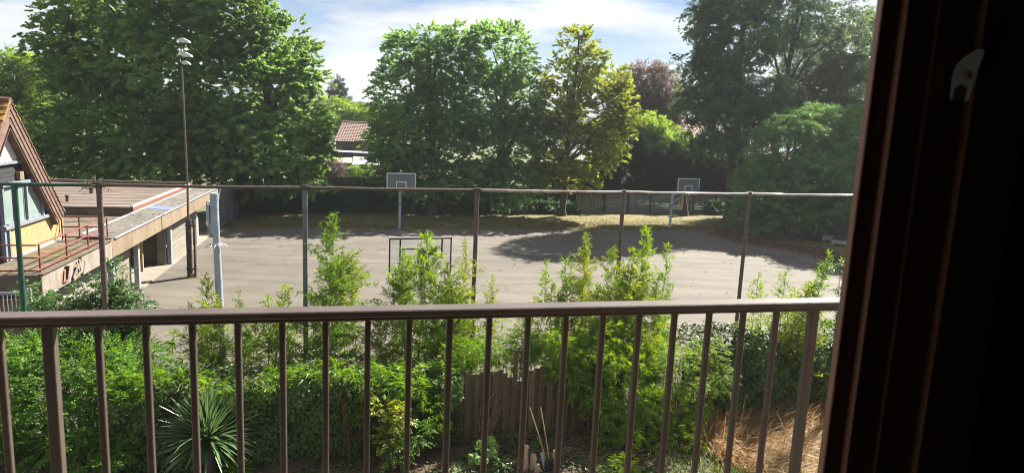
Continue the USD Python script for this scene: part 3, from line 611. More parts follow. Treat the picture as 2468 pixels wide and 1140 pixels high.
# near hoop seen from behind
nb = Thing('basketball_hoop', 'clear basketball board seen from behind, nearest, among bamboo shoots', 'basketball hoop', (-2.9, 20.3, 0))
nb.fn = -HN
c = np.array([-2.57, 19.1, 3.53 - .52]); m = MB(); frame_rect(m, c, 1.8, 1.04, .035, .04); m2 = nb.part('board_frame', m, M['dark_steel'])
m = MB(); m.box(c, (1.73, .012, .97), HD); nb.part('board', m, M['clear_board'])
m = MB(); m.box(c + UP * .535, (1.82, .05, .03), HD); nb.part('top_edge', m, M['white_metal'])
cb = c + HN * .06
for s_ in (-.60, .60):
    m = MB(); m.box(cb + HD * s_ + UP * .22, (.04, .04, .58), HD); nb.part('brace', m, M['dark_steel'])
    m = MB(); m.tube([cb + HD * s_ * .78 + UP * .02, cb + HN * .35 + HD * s_ * .1 - UP * .40], .018, 6); nb.part('stay', m, M['white_metal'])
m = MB(); m.box(cb + UP * .22, (1.16, .03, .03), HD); nb.part('brace', m, M['dark_steel'])
m = MB(); m.box(cb - UP * .0 + HN * .04, (.22, .08, .40), HD); nb.part('mount_plate', m, M['slate_dark'])
m = MB(); pb = c + HN * 1.25; pb[2] = 0.0
m.tube([pb, pb + (cb + HN * .1 - UP * .2 - pb) * .72, cb + HN * .10 - UP * .12], [.105, .095, .085], 12); nb.part('post', m, M['white_mottle'], smooth=40)
rim(nb, c - UP * .38 - HN * .33)
# two far hoops
for nm, (bx, by), base, kind, lab in (('a', (-6.9, 41.77), (-7.05, 42.3), 0, 'dull see-through basketball board with white rim frame before the chestnut trees'),
                                     ('b', (12.3, 48.42), (11.1, 47.9), 1, 'solid grey basketball board with white border before the slatted fence')):
    th = Thing('basketball_hoop', lab, 'basketball hoop', (*base, 0)); th.fn = HN
    c = np.array([bx, by, 3.52 - .52]); m = MB(); frame_rect(m, c, 1.8, 1.04, .07, .045); th.part('board_frame', m, M['hoop_frame' if kind == 0 else 'white_metal'])
    m = MB(); m.box(c, (1.66, .02 if kind else .01, .90), HD); th.part('board', m, M['board_grey'] if kind else M['dirty_board'])
    m = MB(); frame_rect(m, c + HN * .016 - UP * .24, .66, .50, .065, .012); th.part('target_square', m, M['white_metal'])
    if kind == 0:
        for s_ in (-.68, .68):
            m = MB(); m.box(c - HN * .05 + HD * s_, (.05, .04, .96), HD); th.part('brace', m, M['galv'])
            m = MB(); m.beam(c - HN * .07 + HD * s_ * .9 + UP * .25, c - HN * .07 + HD * s_ * .3 - UP * .22, .03, .03); th.part('stay', m, M['hoop_frame'])
        m = MB(); m.box(c - HN * .05 - UP * .05, (1.3, .03, .04), HD); th.part('brace', m, M['galv'])
    else:
        m = MB(); m.box(c + HD * .84 - UP * .36, (.13, .09, .34), HD); th.part('edge_pad', m, M['blue_pad'])
    rim(th, c - UP * .40 + HN * .33)
    b0 = np.array([*base, 0.]); tz = 2.45
    m = MB(); m.tube([b0, b0 + UP * tz], .085, 12); th.part('post', m, M['pole_grey'], smooth=40)
    m = MB(); m.beam(b0 + UP * (tz - .08), c - HN * .06 - UP * .35, .12, .12); m.beam(b0 + UP * (tz - .7), c - HN * .06 - UP * .46, .05, .05); th.part('arm', m, M['pole_grey'])
    m = MB(); m.box(c - HN * .06 - UP * .2, (.3, .06, .3), HD); th.part('mount_plate', m, M['galv'])
    m = MB(); m.tube([b0 + UP * 1.55, b0 + UP * 1.62], .095, 12); th.part('collar', m, M['dark_steel'])
#PART3
# ------------------------------------------------------------------ fences at the back
wf = Thing('board_fence', 'dark vertical board fence behind the left far basketball board', 'fence', B(8, 0, 0))
rng = np.random.default_rng(11)
for k in range(92):
    t = .2 + .142 * k; hh = 2.38 + .05 * math.sin(k * 2.3) + (.10 if t > 6 else -.5)
    m = MB(); m.box(B(t, .0 + .012 * (k % 2), hh / 2), (.130, .022, hh), BD); wf.part('board', m, M['fence_dark'])
for k in range(8):
    m = MB(); m.box(B(.3 + 1.8 * k, .09, 1.15), (.1, .1, 2.3), BD); wf.part('post', m, M['fence_dark'])
for z in (.5, 1.9):
    m = MB(); m.box(B(6.8, .045, z), (13.2, .04, .09), BD); wf.part('rail', m, M['fence_dark'])
M['mesh_green'] = mat('mesh_green', (.012, .035, .028), (.022, .055, .042), 2, .9)
sm = Thing('screen_fence', 'dark green screening mesh fence behind the chestnut trunks', 'fence', B(19, 0, 0))
for k in range(5):
    t0 = 13.35 + 2.3 * k
    m = MB(); m.box(B(t0 + 1.15, .0, 1.0), (2.22, .02, 1.9), BD); sm.part('mesh_panel', m, M['mesh_green'])
    m = MB(); m.tube([B(t0, 0, 0), B(t0, 0, 2.05)], .03, 8); sm.part('post', m, M['galv'])
pf = Thing('picket_fence', 'pale upright picket fence panel left of the horizontal slats', 'fence', B(26, 0, 0))
for k in range(15):
    t = 25.0 + .155 * k; m = MB(); hh = 1.45 + .03 * math.sin(k * 3.1)
    m.box(B(t, 0, hh / 2 + .03), (.105, .02, hh), BD); pf.part('picket', m, M['pale_fence'])
for z in (.4, 1.1):
    m = MB(); m.box(B(26.1, .03, z), (2.3, .04, .07), BD); pf.part('rail', m, M['pale_fence'])
sf = Thing('slat_fence', 'weathered grey fence of horizontal slats behind the right basketball board', 'fence', B(33, 0, 0))
for b_ in range(6):
    t0 = 27.5 + 2.0 * b_
    m = MB(); m.box(B(t0, -.02, .80), (.11, .11, 1.6), BD); sf.part('post', m, M['fence_dark'])
    for k in range(8):
        m = MB(); m.box(B(t0 + 1.0, .02 * (k % 2), .14 + .18 * k), (1.86, .022, .150), BD); sf.part('slat', m, M['slat_grey'])
m = MB(); m.box(B(39.5, -.02, .80), (.11, .11, 1.6), BD); sf.part('post', m, M['fence_dark'])

# broken stump of a tree behind the right hoop
st = Thing('tree_stump', 'tall broken tree stump with pale torn wood under the right basketball board', 'stump', (13.75, 55.4, 0))
m = MB(); m.tube([(13.9, 55.4, 0), (13.85, 55.4, .5), (13.75, 55.4, 1.2), (13.7, 55.4, 1.75)], [.42, .33, .28, .22], 12); st.part('trunk', m, M['bark'], smooth=40)
m = MB(); m.prism([(-.18, .45), (.02, .5), (.08, 1.2), (.02, 1.72), (-.12, 1.4)], (13.62, 55.4, 0), (1, 0, 0), UP, .26, .36); st.part('torn_wood', m, M['cane'])

# wall and low benches at the right end of the court
rw = Thing('rendered_wall', 'dark rendered wall at the right end of the court beyond the laurel', 'wall', (24, 46, 0))
m = MB(); m.beam((21.0, 49.5, 1.4), (25.6, 41.5, 1.4), .25, 2.8); rw.part('wall', m, M['render_dark'])
m = MB(); m.beam((21.0, 49.5, 2.83), (25.6, 41.5, 2.83), .33, .06); rw.part('coping', m, M['concrete'])
for k, (px, py, lab) in enumerate(((2018, 586, 'long white bench with green top by the dark wall'), (1996, 577, 'small white bench end showing left behind the green-topped bench'))):
    c = atz(px, py + 6); bt = Thing('bench', lab, 'bench', c); L = 1.55 if k == 0 else .7; ex = unit([.93, -.36, 0])
    m = MB(); m.box(c + ex * (L / 2 - .4) + UP * .40, (L, .46, .05), ex, bev=.01); bt.part('seat', m, M['green_lid' if k == 0 else 'concrete'])
    m = MB(); m.box(c + ex * (L / 2 - .4) + UP * .255, (L - .04, .42, .235), ex); bt.part('apron', m, M['concrete'])
    for s_ in (0, 1):
        m = MB(); m.box(c + ex * (-.3 + s_ * (L - .25)) + UP * .07, (.1, .36, .135), ex); bt.part('leg', m, M['concrete'])

# ------------------------------------------------------------------ houses beyond the back fence
def tiled_roof(p_eave0, p_eave1, p_ridge0, nc, nr, amp=.05):
    """pantile roof as real relief: ribs across, steps down"""
    p0, p1, r0 = map(lambda q: np.asarray(q, float), (p_eave0, p_eave1, p_ridge0))
    ex = p1 - p0; ey = r0 - p0; nz = unit(np.cross(ex, ey)); nz = nz * np.sign(nz[2])
    nu = nc * 4; us = np.arange(nu + 1) / nu; prof = amp * np.abs(np.sin(np.pi * us * nc)) 
    V = []; Fq = []
    for r_ in range(nr):
        for e in (0, 1):
            v_ = (r_ + e * 1.0) / nr
            for u_, pz in zip(us, prof): V.append(p0 + ex * u_ + ey * v_ + nz * (pz + (.05 if e == 0 else .0)))
        o = r_ * 2 * (nu + 1)
        for i in range(nu): Fq.append([o + i, o + i + 1, o + nu + 2 + i, o + nu + 1 + i])
    return np.array(V), np.array(Fq)
fh = Thing('tiled_house', 'low house with pinkish tile roof seen between the chestnut trees', 'house', (-18, 84, 0))
r0, r1 = aty(806, 294, 86), aty(812, 294, 86); r1 = r0 + np.array([11, 0, 0]); e0 = aty(804, 341, 82); e0[2] = 3.72; e1 = e0 + np.array([11, 0, 0])
m = MB(); m.add(*tiled_roof(e0, e1, (e0[0], r0[1], r0[2]), 37, 13)); fh.part('roof', m, M['far_tile'])
m = MB(); m.tube([(e0[0], r0[1], r0[2] + .05), (e1[0], r0[1], r0[2] + .05)], .12, 8); fh.part('ridge', m, M['far_tile'])
m = MB(); m.add([(e0[0], r0[1], r0[2]), (e1[0], r0[1], r0[2]), (e1[0], r0[1] + 4.2, e0[2]), (e0[0], r0[1] + 4.2, e0[2])], [[0, 1, 2, 3]]); fh.part('roof', m, M['far_tile'])
m = MB(); m.box(((e0[0] + e1[0]) / 2, 86, 1.85), (10.4, 7.0, 3.66)); fh.part('wall', m, M['brown_wall'])
m = MB(); m.box((e0[0] + 5, 82.4, 3.64), (10.8, .12, .12)); fh.part('gutter', m, M['slate_dark'])
for k in range(3):
    m = MB(); m.box((e0[0] + 1.6 + 3.2 * k, 82.46, 2.6), (1.4, .08, .9)); w_ = fh.part('window', m, M['slate_dark'])
an = Thing('flat_annex', 'low flat-roofed annex with dark fascia in front of the tiled house', 'annex', (-17, 76, 0))
a0, a1 = atz(790, 365, 2.75), atz(797, 351, 2.75)
m = MB(); m.prism([(a0[0], a0[1]), (a0[0] + 8, a0[1] - .3), (a1[0] + 8.2, 80.5), (a1[0] + .5, 80.5)], (0, 0, 0), (1, 0, 0), (0, 1, 0), 2.68, 2.75); an.part('roof', m, M['flat_grey'])
m = MB(); m.box((a0[0] + 4, a0[1] + .12, 2.45), (8, .16, .46)); an.part('fascia', m, M['slate_dark'])
m = MB(); m.box((a0[0] + 4, a0[1] + 2.6, 1.1), (7.6, 4.6, 2.2)); an.part('wall', m, M['beige'])
q = atz(858, 361, 2.76); m = MB(); m.tube([q, q + UP * .35], .1, 8); m.tube([q + UP * .35, q + UP * .48], .16, 8); an.part('roof_vent', m, M['slate_dark'])
lt = Thing('lean_to', 'beige lean-to with glazing bars below the flat annex', 'shed', (-16, 72, 0))
b0, b1 = atz(785, 392, 2.05), atz(848, 393, 2.05); c0, c1 = atz(795, 381, 2.25), atz(850, 380, 2.25)
for k in range(4):
    f0, f1 = k / 4 + .01, (k + 1) / 4 - .01; A_, B_ = b0 + (b1 - b0) * f0, b0 + (b1 - b0) * f1; C_, D_ = c0 + (c1 - c0) * f0, c0 + (c1 - c0) * f1
    m = MB(); m.add([A_, B_, D_, C_, A_ - UP * .04, B_ - UP * .04, D_ - UP * .04, C_ - UP * .04], [[0, 1, 2, 3], [7, 6, 5, 4], [4, 5, 1, 0]]); lt.part('roof_pane', m, M['beige' if k else 'flat_grey'])
    m = MB(); m.beam(A_ + UP * .03, C_ + UP * .03, .07, .05); lt.part('glazing_bar', m, M['white_metal'])
m = MB(); m.beam(b0 - UP * .12, b1 - UP * .12, .1, .16); lt.part('gutter', m, M['slate_dark'])
m = MB(); m.beam(np.array([b0[0], b0[1] + .4, .95]), np.array([b1[0], b1[1] + .4, .95]), .2, 1.9); lt.part('wall', m, M['beige'])
sr = Thing('grey_roof_shed', 'small shed with slanted pale grey roof beside the lean-to', 'shed', (-14, 71, 0))
d0, d1, d2, d3 = atz(849, 397, 2.0), atz(915, 397, 2.0), atz(915, 372, 2.45), atz(852, 372, 2.45)
m = MB(); m.add([d0, d1, d2, d3, d0 - UP * .08, d1 - UP * .08, d2 - UP * .08, d3 - UP * .08], [[0, 1, 2, 3], [7, 6, 5, 4], [4, 5, 1, 0], [3, 7, 4, 0]]); sr.part('roof', m, M['flat_white'])
m = MB(); m.beam(d3 + UP * .04, d2 + UP * .04, .12, .1); sr.part('roof_edge', m, M['white_metal'])
m = MB(); m.beam(np.array([d0[0] + .2, d0[1] + .5, .95]), np.array([d1[0], d1[1] + .5, .95]), .2, 1.86); sr.part('wall', m, M['brown_wall'])
gf = Thing('plant_trellis', 'pale green metal trellis showing above the board fence', 'trellis', (-12, 60, 0))
m = MB(); A_, B_ = aty(845, 406, 62), aty(880, 406, 62)
m.beam(A_, B_, .06, .06); m.beam(np.array([A_[0], 62, 0]), A_, .06, .06); m.beam(np.array([(A_[0] + B_[0]) / 2, 62, 0]), (A_ + B_) / 2, .06, .06); m.beam(np.array([B_[0], 62, 0]), B_, .06, .06); gf.part('frame_bars', m, M['green_lid'])
rh = Thing('brick_house', 'orange brick gabled house half hidden behind the right dark tree', 'house', (24, 84, 0))
g0 = aty(1642, 318, 80); ap = aty(1640, 290, 80); rr_ = aty(1760, 290, 86)
m = MB(); m.prism([(g0[0] - 1.2, 0), (g0[0] + 1.0, 0), (g0[0] + 1.0, 5.2), (ap[0] + .1, ap[2]), (g0[0] - 1.2, 5.0)], (0, 80, 0), (1, 0, 0), UP, -6, 0); rh.part('wall', m, M['brick_far'])
m = MB(); m.add(*tiled_roof((g0[0] + .9, 80.2, 4.4), (g0[0] + 13, 83.5, 4.4), (ap[0] + .3, 86, ap[2] + .2), 36, 12)); rh.part('roof', m, M['far_tile'])
m = MB(); m.tube([(ap[0] + .3, 86, ap[2] + .25), (ap[0] + 12.5, 89.3, ap[2] + .25)], .12, 8); rh.part('ridge', m, M['parapet'])
m = MB(); m.beam((g0[0] + 1, 81, 2.2), (g0[0] + 13, 84.4, 2.2), .3, 4.4); rh.part('wall', m, M['brick_far'])
gh = Thing('grey_roof_house', 'house with pale grey roof glimpsed behind the yellowing tree', 'house', (7, 78, 0))
g0 = aty(1290, 392, 75); g1 = aty(1500, 392, 75); t0 = aty(1290, 352, 80)
m = MB(); m.add(*tiled_roof((g0[0], 75, g0[2]), (g1[0], 75, g0[2]), (g0[0], 80, t0[2]), 34, 11)); gh.part('roof', m, M['flat_grey'])
m = MB(); m.box(((g0[0] + g1[0]) / 2, 78, g0[2] / 2), (g1[0] - g0[0] - .4, 5, g0[2])); gh.part('wall', m, M['beige'])
fb = Thing('distant_building', 'long low building far off above the tiled roof', 'building', (-30, 140, 0))
q = aty(880, 252, 140); m = MB(); m.box((q[0] + 2, 142, q[2] / 2), (9, 6, q[2])); fb.part('wall', m, M['brown_wall'])
m = MB(); m.box((q[0] + 2, 142, q[2] + .15), (9.6, 6.6, .35)); fb.part('roof', m, M['far_tile'])
fb = Thing('brick_chimney_house', 'red brick gable glimpsed left of the tall chestnut crown', 'house', (-22, 110, 0))
q = aty(898, 262, 110); m = MB(); m.box((q[0] + 1.2, 112, q[2] / 2), (5, 5, q[2])); fb.part('wall', m, M['brick_far'])
m = MB(); m.box((q[0] + .4, 111, q[2] + .5), (.8, .8, 1.2)); fb.part('chimney', m, M['brick_far'])

# ------------------------------------------------------------------ foliage tools
def leaves(P, D, Nn, L, Wd, fold=.18, curl=.12, mid=.45):
    """one folded two-triangle leaf for each row: base P, direction D, face normal Nn"""
    n = len(P); D = D / (np.linalg.norm(D, axis=1)[:, None] + 1e-9)
    S = np.cross(Nn, D); S /= np.linalg.norm(S, axis=1)[:, None] + 1e-9; Nn = np.cross(D, S)
    L = np.broadcast_to(L, n)[:, None]; Wd = np.broadcast_to(Wd, n)[:, None]
    V = np.empty((n, 4, 3)); V[:, 0] = P; V[:, 2] = P + D * L - Nn * L * curl
    c = P + D * L * mid
    V[:, 1] = c + S * Wd / 2 + Nn * Wd * fold; V[:, 3] = c - S * Wd / 2 + Nn * Wd * fold
    i = np.arange(n)[:, None] * 4
    return V.reshape(-1, 3), np.vstack([i + [0, 3, 2], i + [0, 2, 1]])
def rdir(rng, n):
    d = rng.normal(0, 1, (n, 3)); return d / np.linalg.norm(d, axis=1)[:, None]
def nrm(d): return d / (np.linalg.norm(d, axis=1)[:, None] + 1e-9)
def palmate(rng, k=6, L=.17):
    """twig with hanging hand-shaped leaves of seven leaflets"""
    Ps, Ds, Ns, Ls = [], [], [], []
    for j in range(k):
        a_ = rng.uniform(-1.2, 1.2) if j else 0; base = np.array([.10 + .42 * j / k, 0, 0]) if j < k - 1 else np.array([.5, 0, 0])
        out = unit([math.cos(a_), math.sin(a_), rng.uniform(-.15, .35)]); hub = base + out * rng.uniform(.10, .22)
        up = unit([rng.normal(0, .25), rng.normal(0, .25), 1]); side = unit(np.cross(up, out)); up = np.cross(out, side)
        for q in np.linspace(-2.0, 2.0, 7):
            d = unit(out * math.cos(q) + side * math.sin(q) - up * rng.uniform(.12, .62))
            Ps.append(hub); Ds.append(d); Ns.append(unit(up + .5 * (out * math.cos(q) + side * math.sin(q)))); Ls.append(L * (1.1 - .16 * abs(q)) * rng.uniform(.85, 1.15))
    Ls = np.array(Ls); return leaves(np.array(Ps), np.array(Ds), np.array(Ns), Ls, Ls * .44, .12, .18, .62)
def twiggy(rng, k=22, L=.09, wr=.55, spread=.30, length=.5, droop=.25):
    t = rng.uniform(.05, 1, k); a_ = rng.uniform(-1, 1, k) * spread
    P = np.column_stack([t * length, a_ * t, rng.normal(0, .05, k) - droop * t * t * length])
    D = np.column_stack([np.full(k, .6), np.sign(a_) * .7 + rng.normal(0, .3, k), rng.normal(-.2, .35, k)])
    Nn = np.column_stack([rng.normal(.1, .35, k), rng.normal(0, .35, k), np.ones(k)])
    return leaves(P, D, Nn, L * rng.uniform(.7, 1.25, k), L * wr * rng.uniform(.8, 1.2, k))
def needle(rng, k=26, L=.22, W_=.035):
    t = rng.uniform(0, 1, k); P = np.column_stack([t * .3, rng.normal(0, .06, k), rng.normal(0, .06, k)])
    D = np.column_stack([np.full(k, .9), rng.normal(0, .45, k), rng.normal(.0, .45, k)])
    return leaves(P, D, rdir(rng, k), L * rng.uniform(.6, 1.2, k), W_)
def lobe_points(lobes, dens, rng, sub=1.2, flat=.72, upb=.55, infill=.3, low=-.85, spread=(.82, 1.06)):
    """points spread over clumps that cover each ellipsoid (centre, radii): positions and outward directions"""
    Ps, Os = [], []
    for c, r in lobes:
        c = np.asarray(c, float); r = np.asarray(r, float); pr = (r[0] * r[1] * r[2]) ** (1 / 3); area = 4 * np.pi * pr * pr
        ns = max(5, int(area / (sub * sub * 1.7))); n = int(area * dens)
        d = rdir(rng, ns * 2); d = d[d[:, 2] > low][:ns]; ns = len(d)
        rs = sub * rng.uniform(.65, 1.25, ns)
        C = c + d * np.maximum(r - rs[:, None] * .75, r * .35) * rng.uniform(*spread, ns)[:, None]
        k = rng.integers(0, ns, n)
        e = nrm(rng.normal(0, 1, (n, 3)) + .75 * d[k] + np.array([0, 0, upb]))
        Ps.append(C[k] + e * rs[k][:, None] * rng.uniform(.55, 1.05, n)[:, None] * [1, 1, flat]); Os.append(nrm(e + .5 * d[k]))
        ni = int(n * infill); d2 = rdir(rng, ni)
        Ps.append(c + d2 * r * rng.uniform(.25, .85, ni)[:, None]); Os.append(nrm(d2 + rng.normal(0, .4, (ni, 3))))
    return np.vstack(Ps), np.vstack(Os)
def frames(O, rng, droop=.25, yaw=.6, roll=.35):
    """quaternions: x along the outward direction (drooping), z up"""
    n = len(O); a_ = np.arctan2(O[:, 1], O[:, 0]) + rng.normal(0, yaw, n); el = np.arcsin(np.clip(O[:, 2], -1, 1)) * .75 - droop + rng.normal(0, .25, n)
    return (Rot.from_euler('z', a_) * Rot.from_euler('y', -el) * Rot.from_euler('x', rng.normal(0, roll, n))).as_quat()
def limbs(mb, base, top, r, targets, rng, n=8):
    """tapered trunk and bent limbs that reach into the crown"""
    base = np.asarray(base, float); top = np.asarray(top, float); tt = np.linspace(0, 1, 8)
    ax = base + (top - base) * tt[:, None] + np.column_stack([.05 * np.sin(tt * 5 + base[0]) * r * 8 * tt, .04 * np.cos(tt * 4) * r * 8 * tt, 0 * tt])
    rad = r * (1 - .75 * tt); rad[0] *= 1.35
    mb.tube(ax, rad, n)
    for q in targets:
        q = np.asarray(q, float); f_ = float(np.clip((q[2] - base[2]) / (top[2] - base[2] + 1e-6) * rng.uniform(.45, .75), .22, .95)); i = f_ * 7; j = int(i)
        s0 = ax[j] + (ax[min(j + 1, 7)] - ax[j]) * (i - j); r0_ = np.interp(i, range(8), rad) * .55
        md = (s0 + q) / 2 + rng.normal(0, .12, 3) * np.linalg.norm(q - s0) * .5 + UP * .1 * np.linalg.norm(q - s0)
        mb.tube([s0, (s0 + md) / 2 + rng.normal(0, .08, 3), md, q + rng.normal(0, .2, 3)], [r0_, r0_ * .8, r0_ * .6, r0_ * .25], 6)
PROTO = {}
def protos(kind):
    if kind not in PROTO:
        rng = np.random.default_rng(sum(map(ord, kind)))
        PROTO[kind] = {'chestnut': lambda: [palmate(rng, 6, .195) for _ in range(4)], 'small_chestnut': lambda: [palmate(rng, 6, .17) for _ in range(4)],
                       'broad': lambda: [twiggy(rng, 40, .165, .6, .55, .6, .15) for _ in range(4)], 'fine': lambda: [twiggy(rng, 40, .14, .6, .55, .6, .15) for _ in range(4)],
                       'droopy': lambda: [twiggy(rng, 44, .185, .5, .55, .7, .35) for _ in range(4)],
                       'laurel': lambda: [twiggy(rng, 36, .165, .42, .42, .42, .1) for _ in range(4)],
                       'needle': lambda: [needle(rng) for _ in range(4)], 'big': lambda: [twiggy(rng, 16, .34, .7, .5, .9) for _ in range(3)]}[kind]()
    return PROTO[kind]
def PX(px, py, Y, rx, ry, depth=None):
    """a crown lobe measured in the photograph (full-size pixels) at distance Y"""
    s_ = Y / FPX; return aty(px, py, Y), np.array([rx * s_, (depth or (rx + ry) / 2 * s_), ry * s_])
def tree(name, label, base, r, lobes, kind, leaf, dens, seed, sub=1.2, droop=.25, size=1.0, infill=.3, cat='tree', group=None, trunk=True, flat=.72, upb=.55, nl=14, toph=None, low=-.85, minz=.5, spread=(.74, 1.12)):
    rng = np.random.default_rng(seed); base = np.array([base[0], base[1], 0.]); t = Thing(name, label, cat, base, group)
    if trunk:
        tp_ = max(c[2] + rr[2] * .55 for c, rr in lobes) if toph is None else toph; cx = np.mean([c for c, _ in lobes], 0)
        mb = MB(); mb.tube([base, base + UP * .5, base + np.array([.03, 0, 1.6])], [r * 1.45, r * 1.05, r], 12); t.part('trunk', mb, M['bark'], smooth=40)
        tg = []
        for c, rr in lobes:
            for _ in range(max(2, nl // len(lobes))): tg.append(c + rdir(rng, 1)[0] * rr * rng.uniform(.3, .85))
        mb = MB(); limbs(mb, base + np.array([.03, 0, 1.5]), (base[0] * .6 + cx[0] * .4, base[1] * .6 + cx[1] * .4, tp_), r * .98, tg, rng); t.part('branches', mb, M['bark'], smooth=60)
    P, O = lobe_points(lobes, dens, rng, sub, flat, upb, infill, low, spread)
    k = P[:, 2] > minz; P, O = P[k], O[k]; pr = protos(kind)
    t.cloud('crown', pr, M[leaf], P, frames(O, rng, droop), size * rng.uniform(.7, 1.3, len(P)), rng.integers(0, len(pr), len(P)))
    return t

# ------------------------------------------------------------------ trees
tree('chestnut_tree', 'huge dark green chestnut tree behind the garage, left half', (-24.5, 48.5), .45,
     [PX(300, 340, 47, 200, 130), PX(215, 250, 48, 120, 130), PX(250, 140, 47, 150, 120), PX(420, 130, 45.5, 140, 130), PX(330, 10, 47, 190, 120), PX(160, 90, 48, 50, 60), PX(420, 360, 45, 120, 100), PX(200, -40, 48, 80, 70), PX(180, 390, 47, 120, 70), PX(320, 420, 46, 150, 36)],
     'chestnut', 'chestnut', 5.0, 1, sub=1.5, droop=.2, size=1.0, infill=.12, flat=.6)
tree('chestnut_tree', 'huge sunlit chestnut tree behind the garage, right half beside the gap', (-17.0, 47.8), .45,
     [PX(590, 240, 46, 150, 140), PX(640, 130, 47, 105, 100), PX(560, 40, 46, 120, 110), PX(690, 290, 46.5, 95, 90), PX(620, 370, 45.5, 150, 75), PX(730, 370, 47, 62, 65), PX(540, -60, 46, 110, 90), PX(705, 190, 47, 62, 60), PX(500, 330, 45, 110, 110), PX(540, 425, 45, 110, 34), PX(660, 425, 45.5, 110, 36), PX(740, 430, 46, 42, 32)],
     'chestnut', 'chestnut', 5.0, 2, sub=1.5, droop=.2, infill=.12, flat=.6)
tree('chestnut_tree', 'tall round chestnut tree right behind the left far basketball board', (-5.92, 49.4), .36,
     [PX(1020, 140, 49.5, 92, 82), PX(965, 235, 49, 66, 90), PX(1085, 180, 50, 75, 110), PX(1000, 330, 48.5, 95, 90), PX(925, 350, 49, 42, 50), PX(1050, 420, 48.5, 105, 48), PX(1060, 290, 50.5, 100, 90), PX(920, 410, 49, 40, 35), PX(985, 435, 48.3, 80, 32), PX(1090, 435, 48.6, 62, 34)],
     'small_chestnut', 'chestnut_blue', 5.6, 3, sub=1.15, droop=.2, size=.95, infill=.18, flat=.62, spread=(.8, 1.05))
tree('chestnut_tree', 'tall chestnut tree in the middle whose branches hang down to the lawn', (-1.2, 51.8), .34,
     [PX(1200, 140, 51, 88, 82), PX(1245, 240, 51.5, 62, 95), PX(1180, 260, 51, 80, 100), PX(1200, 360, 50.5, 88, 80), PX(1230, 430, 50, 78, 45), PX(1190, 475, 50.5, 55, 32), PX(1150, 440, 50.2, 62, 42), PX(1265, 440, 50.2, 52, 42), PX(1290, 300, 51, 30, 60)],
     'small_chestnut', 'chestnut_blue', 5.6, 4, sub=1.15, droop=.2, size=.95, infill=.18, flat=.62, minz=.35, spread=(.8, 1.05))
tree('yellowing_tree', 'slender tree with thin yellowing crown on the lawn', (3.76, 51.95), .24,
     [PX(1385, 115, 52, 48, 42), PX(1375, 190, 52, 68, 48), PX(1445, 210, 52, 62, 52), PX(1340, 270, 51.5, 45, 60), PX(1420, 285, 51.5, 90, 48), PX(1380, 365, 51, 92, 58), PX(1440, 390, 51, 45, 38), PX(1370, 440, 51, 72, 26), PX(1485, 250, 52, 42, 42), PX(1330, 400, 51, 50, 45), PX(1300, 320, 51.5, 30, 45), PX(1470, 330, 51.3, 52, 48), PX(1500, 290, 51.6, 38, 36), PX(1420, 150, 52, 36, 34)],
     'small_chestnut', 'yellowing', 5.6, 5, sub=.75, droop=.15, size=.9, infill=.15, nl=22, minz=1.0)
tree('copper_beech', 'rust coloured copper beech rising behind the green trees', (14, 72), .3,
     [PX(1560, 215, 70, 66, 62), PX(1605, 255, 70, 48, 48), PX(1510, 215, 71, 36, 48), PX(1560, 290, 70, 70, 40)], 'fine', 'copper', 5.5, 6, sub=.9, size=1.15)
tree('leafy_tree', 'bright green leafy tree between yellowing tree and copper beech', (11.3, 63), .18,
     [PX(1550, 310, 63, 52, 40), PX(1500, 330, 63, 48, 45), PX(1590, 335, 63, 45, 38), PX(1560, 370, 63, 70, 50)], 'broad', 'lime_green', 5.5, 7, sub=.8, size=.9)
tree('leafy_tree', 'small bright green tree just below the orange brick gable', (15.2, 64), .15,
     [PX(1635, 340, 64, 38, 30), PX(1620, 375, 64, 50, 35)], 'broad', 'lime_green', 5.5, 8, sub=.7, size=.9)
tree('maple_tree', 'large dark tree with drooping left branches at the right end of the lawn', (16.8, 53.2), .33,
     [PX(1770, 90, 53, 95, 100), PX(1712, 60, 53, 50, 70), PX(1715, 190, 53, 62, 62), PX(1800, 215, 52.5, 100, 70), PX(1690, 255, 53, 58, 42), PX(1760, 310, 52, 100, 52), PX(1860, 290, 52.5, 62, 52), PX(1800, -30, 53, 110, 70), PX(1655, 165, 53, 26, 22), PX(1730, 365, 52, 60, 26)],
     'droopy', 'dark_broad', 3.6, 9, sub=1.2, droop=.35, size=1.1, infill=.15, nl=26, flat=.55)
tree('tall_tree', 'tall airy tree with visible forked limbs and sky between leaves, far right', (21.3, 57.5), .36,
     [PX(1890, 40, 57, 110, 90), PX(1985, 50, 57.5, 95, 90), PX(2060, 110, 58, 60, 100), PX(1960, 150, 58, 80, 60), PX(2040, 230, 58, 62, 70), PX(1880, -60, 57, 140, 60)],
     'broad', 'dark_broad', 1.7, 10, sub=1.1, size=1.1, infill=.25, nl=14)
tree('thicket', 'thin yellowish multi-stemmed growth between tall airy tree and laurel', (23.5, 60.5), .16,
     [PX(1950, 200, 60, 85, 80), PX(1990, 270, 60, 110, 60), PX(1910, 250, 60, 50, 60), PX(2060, 150, 60, 70, 120)], 'fine', 'airy', 2.8, 11, sub=.8, size=1.15, nl=14)
tree('shade_tree', 'broad tree past the dark wall, almost hidden by the door frame', (30.5, 49.5), .4,
     [(np.array([30.5, 49.5, 9.0]), np.array([5.5, 5, 4.0])), (np.array([28.5, 48.5, 12.0]), np.array([4, 4, 3.2])), (np.array([33, 50, 12.0]), np.array([4, 4, 3]))], 'broad', 'dark_broad', 3.2, 23, sub=1.2, size=1.2)
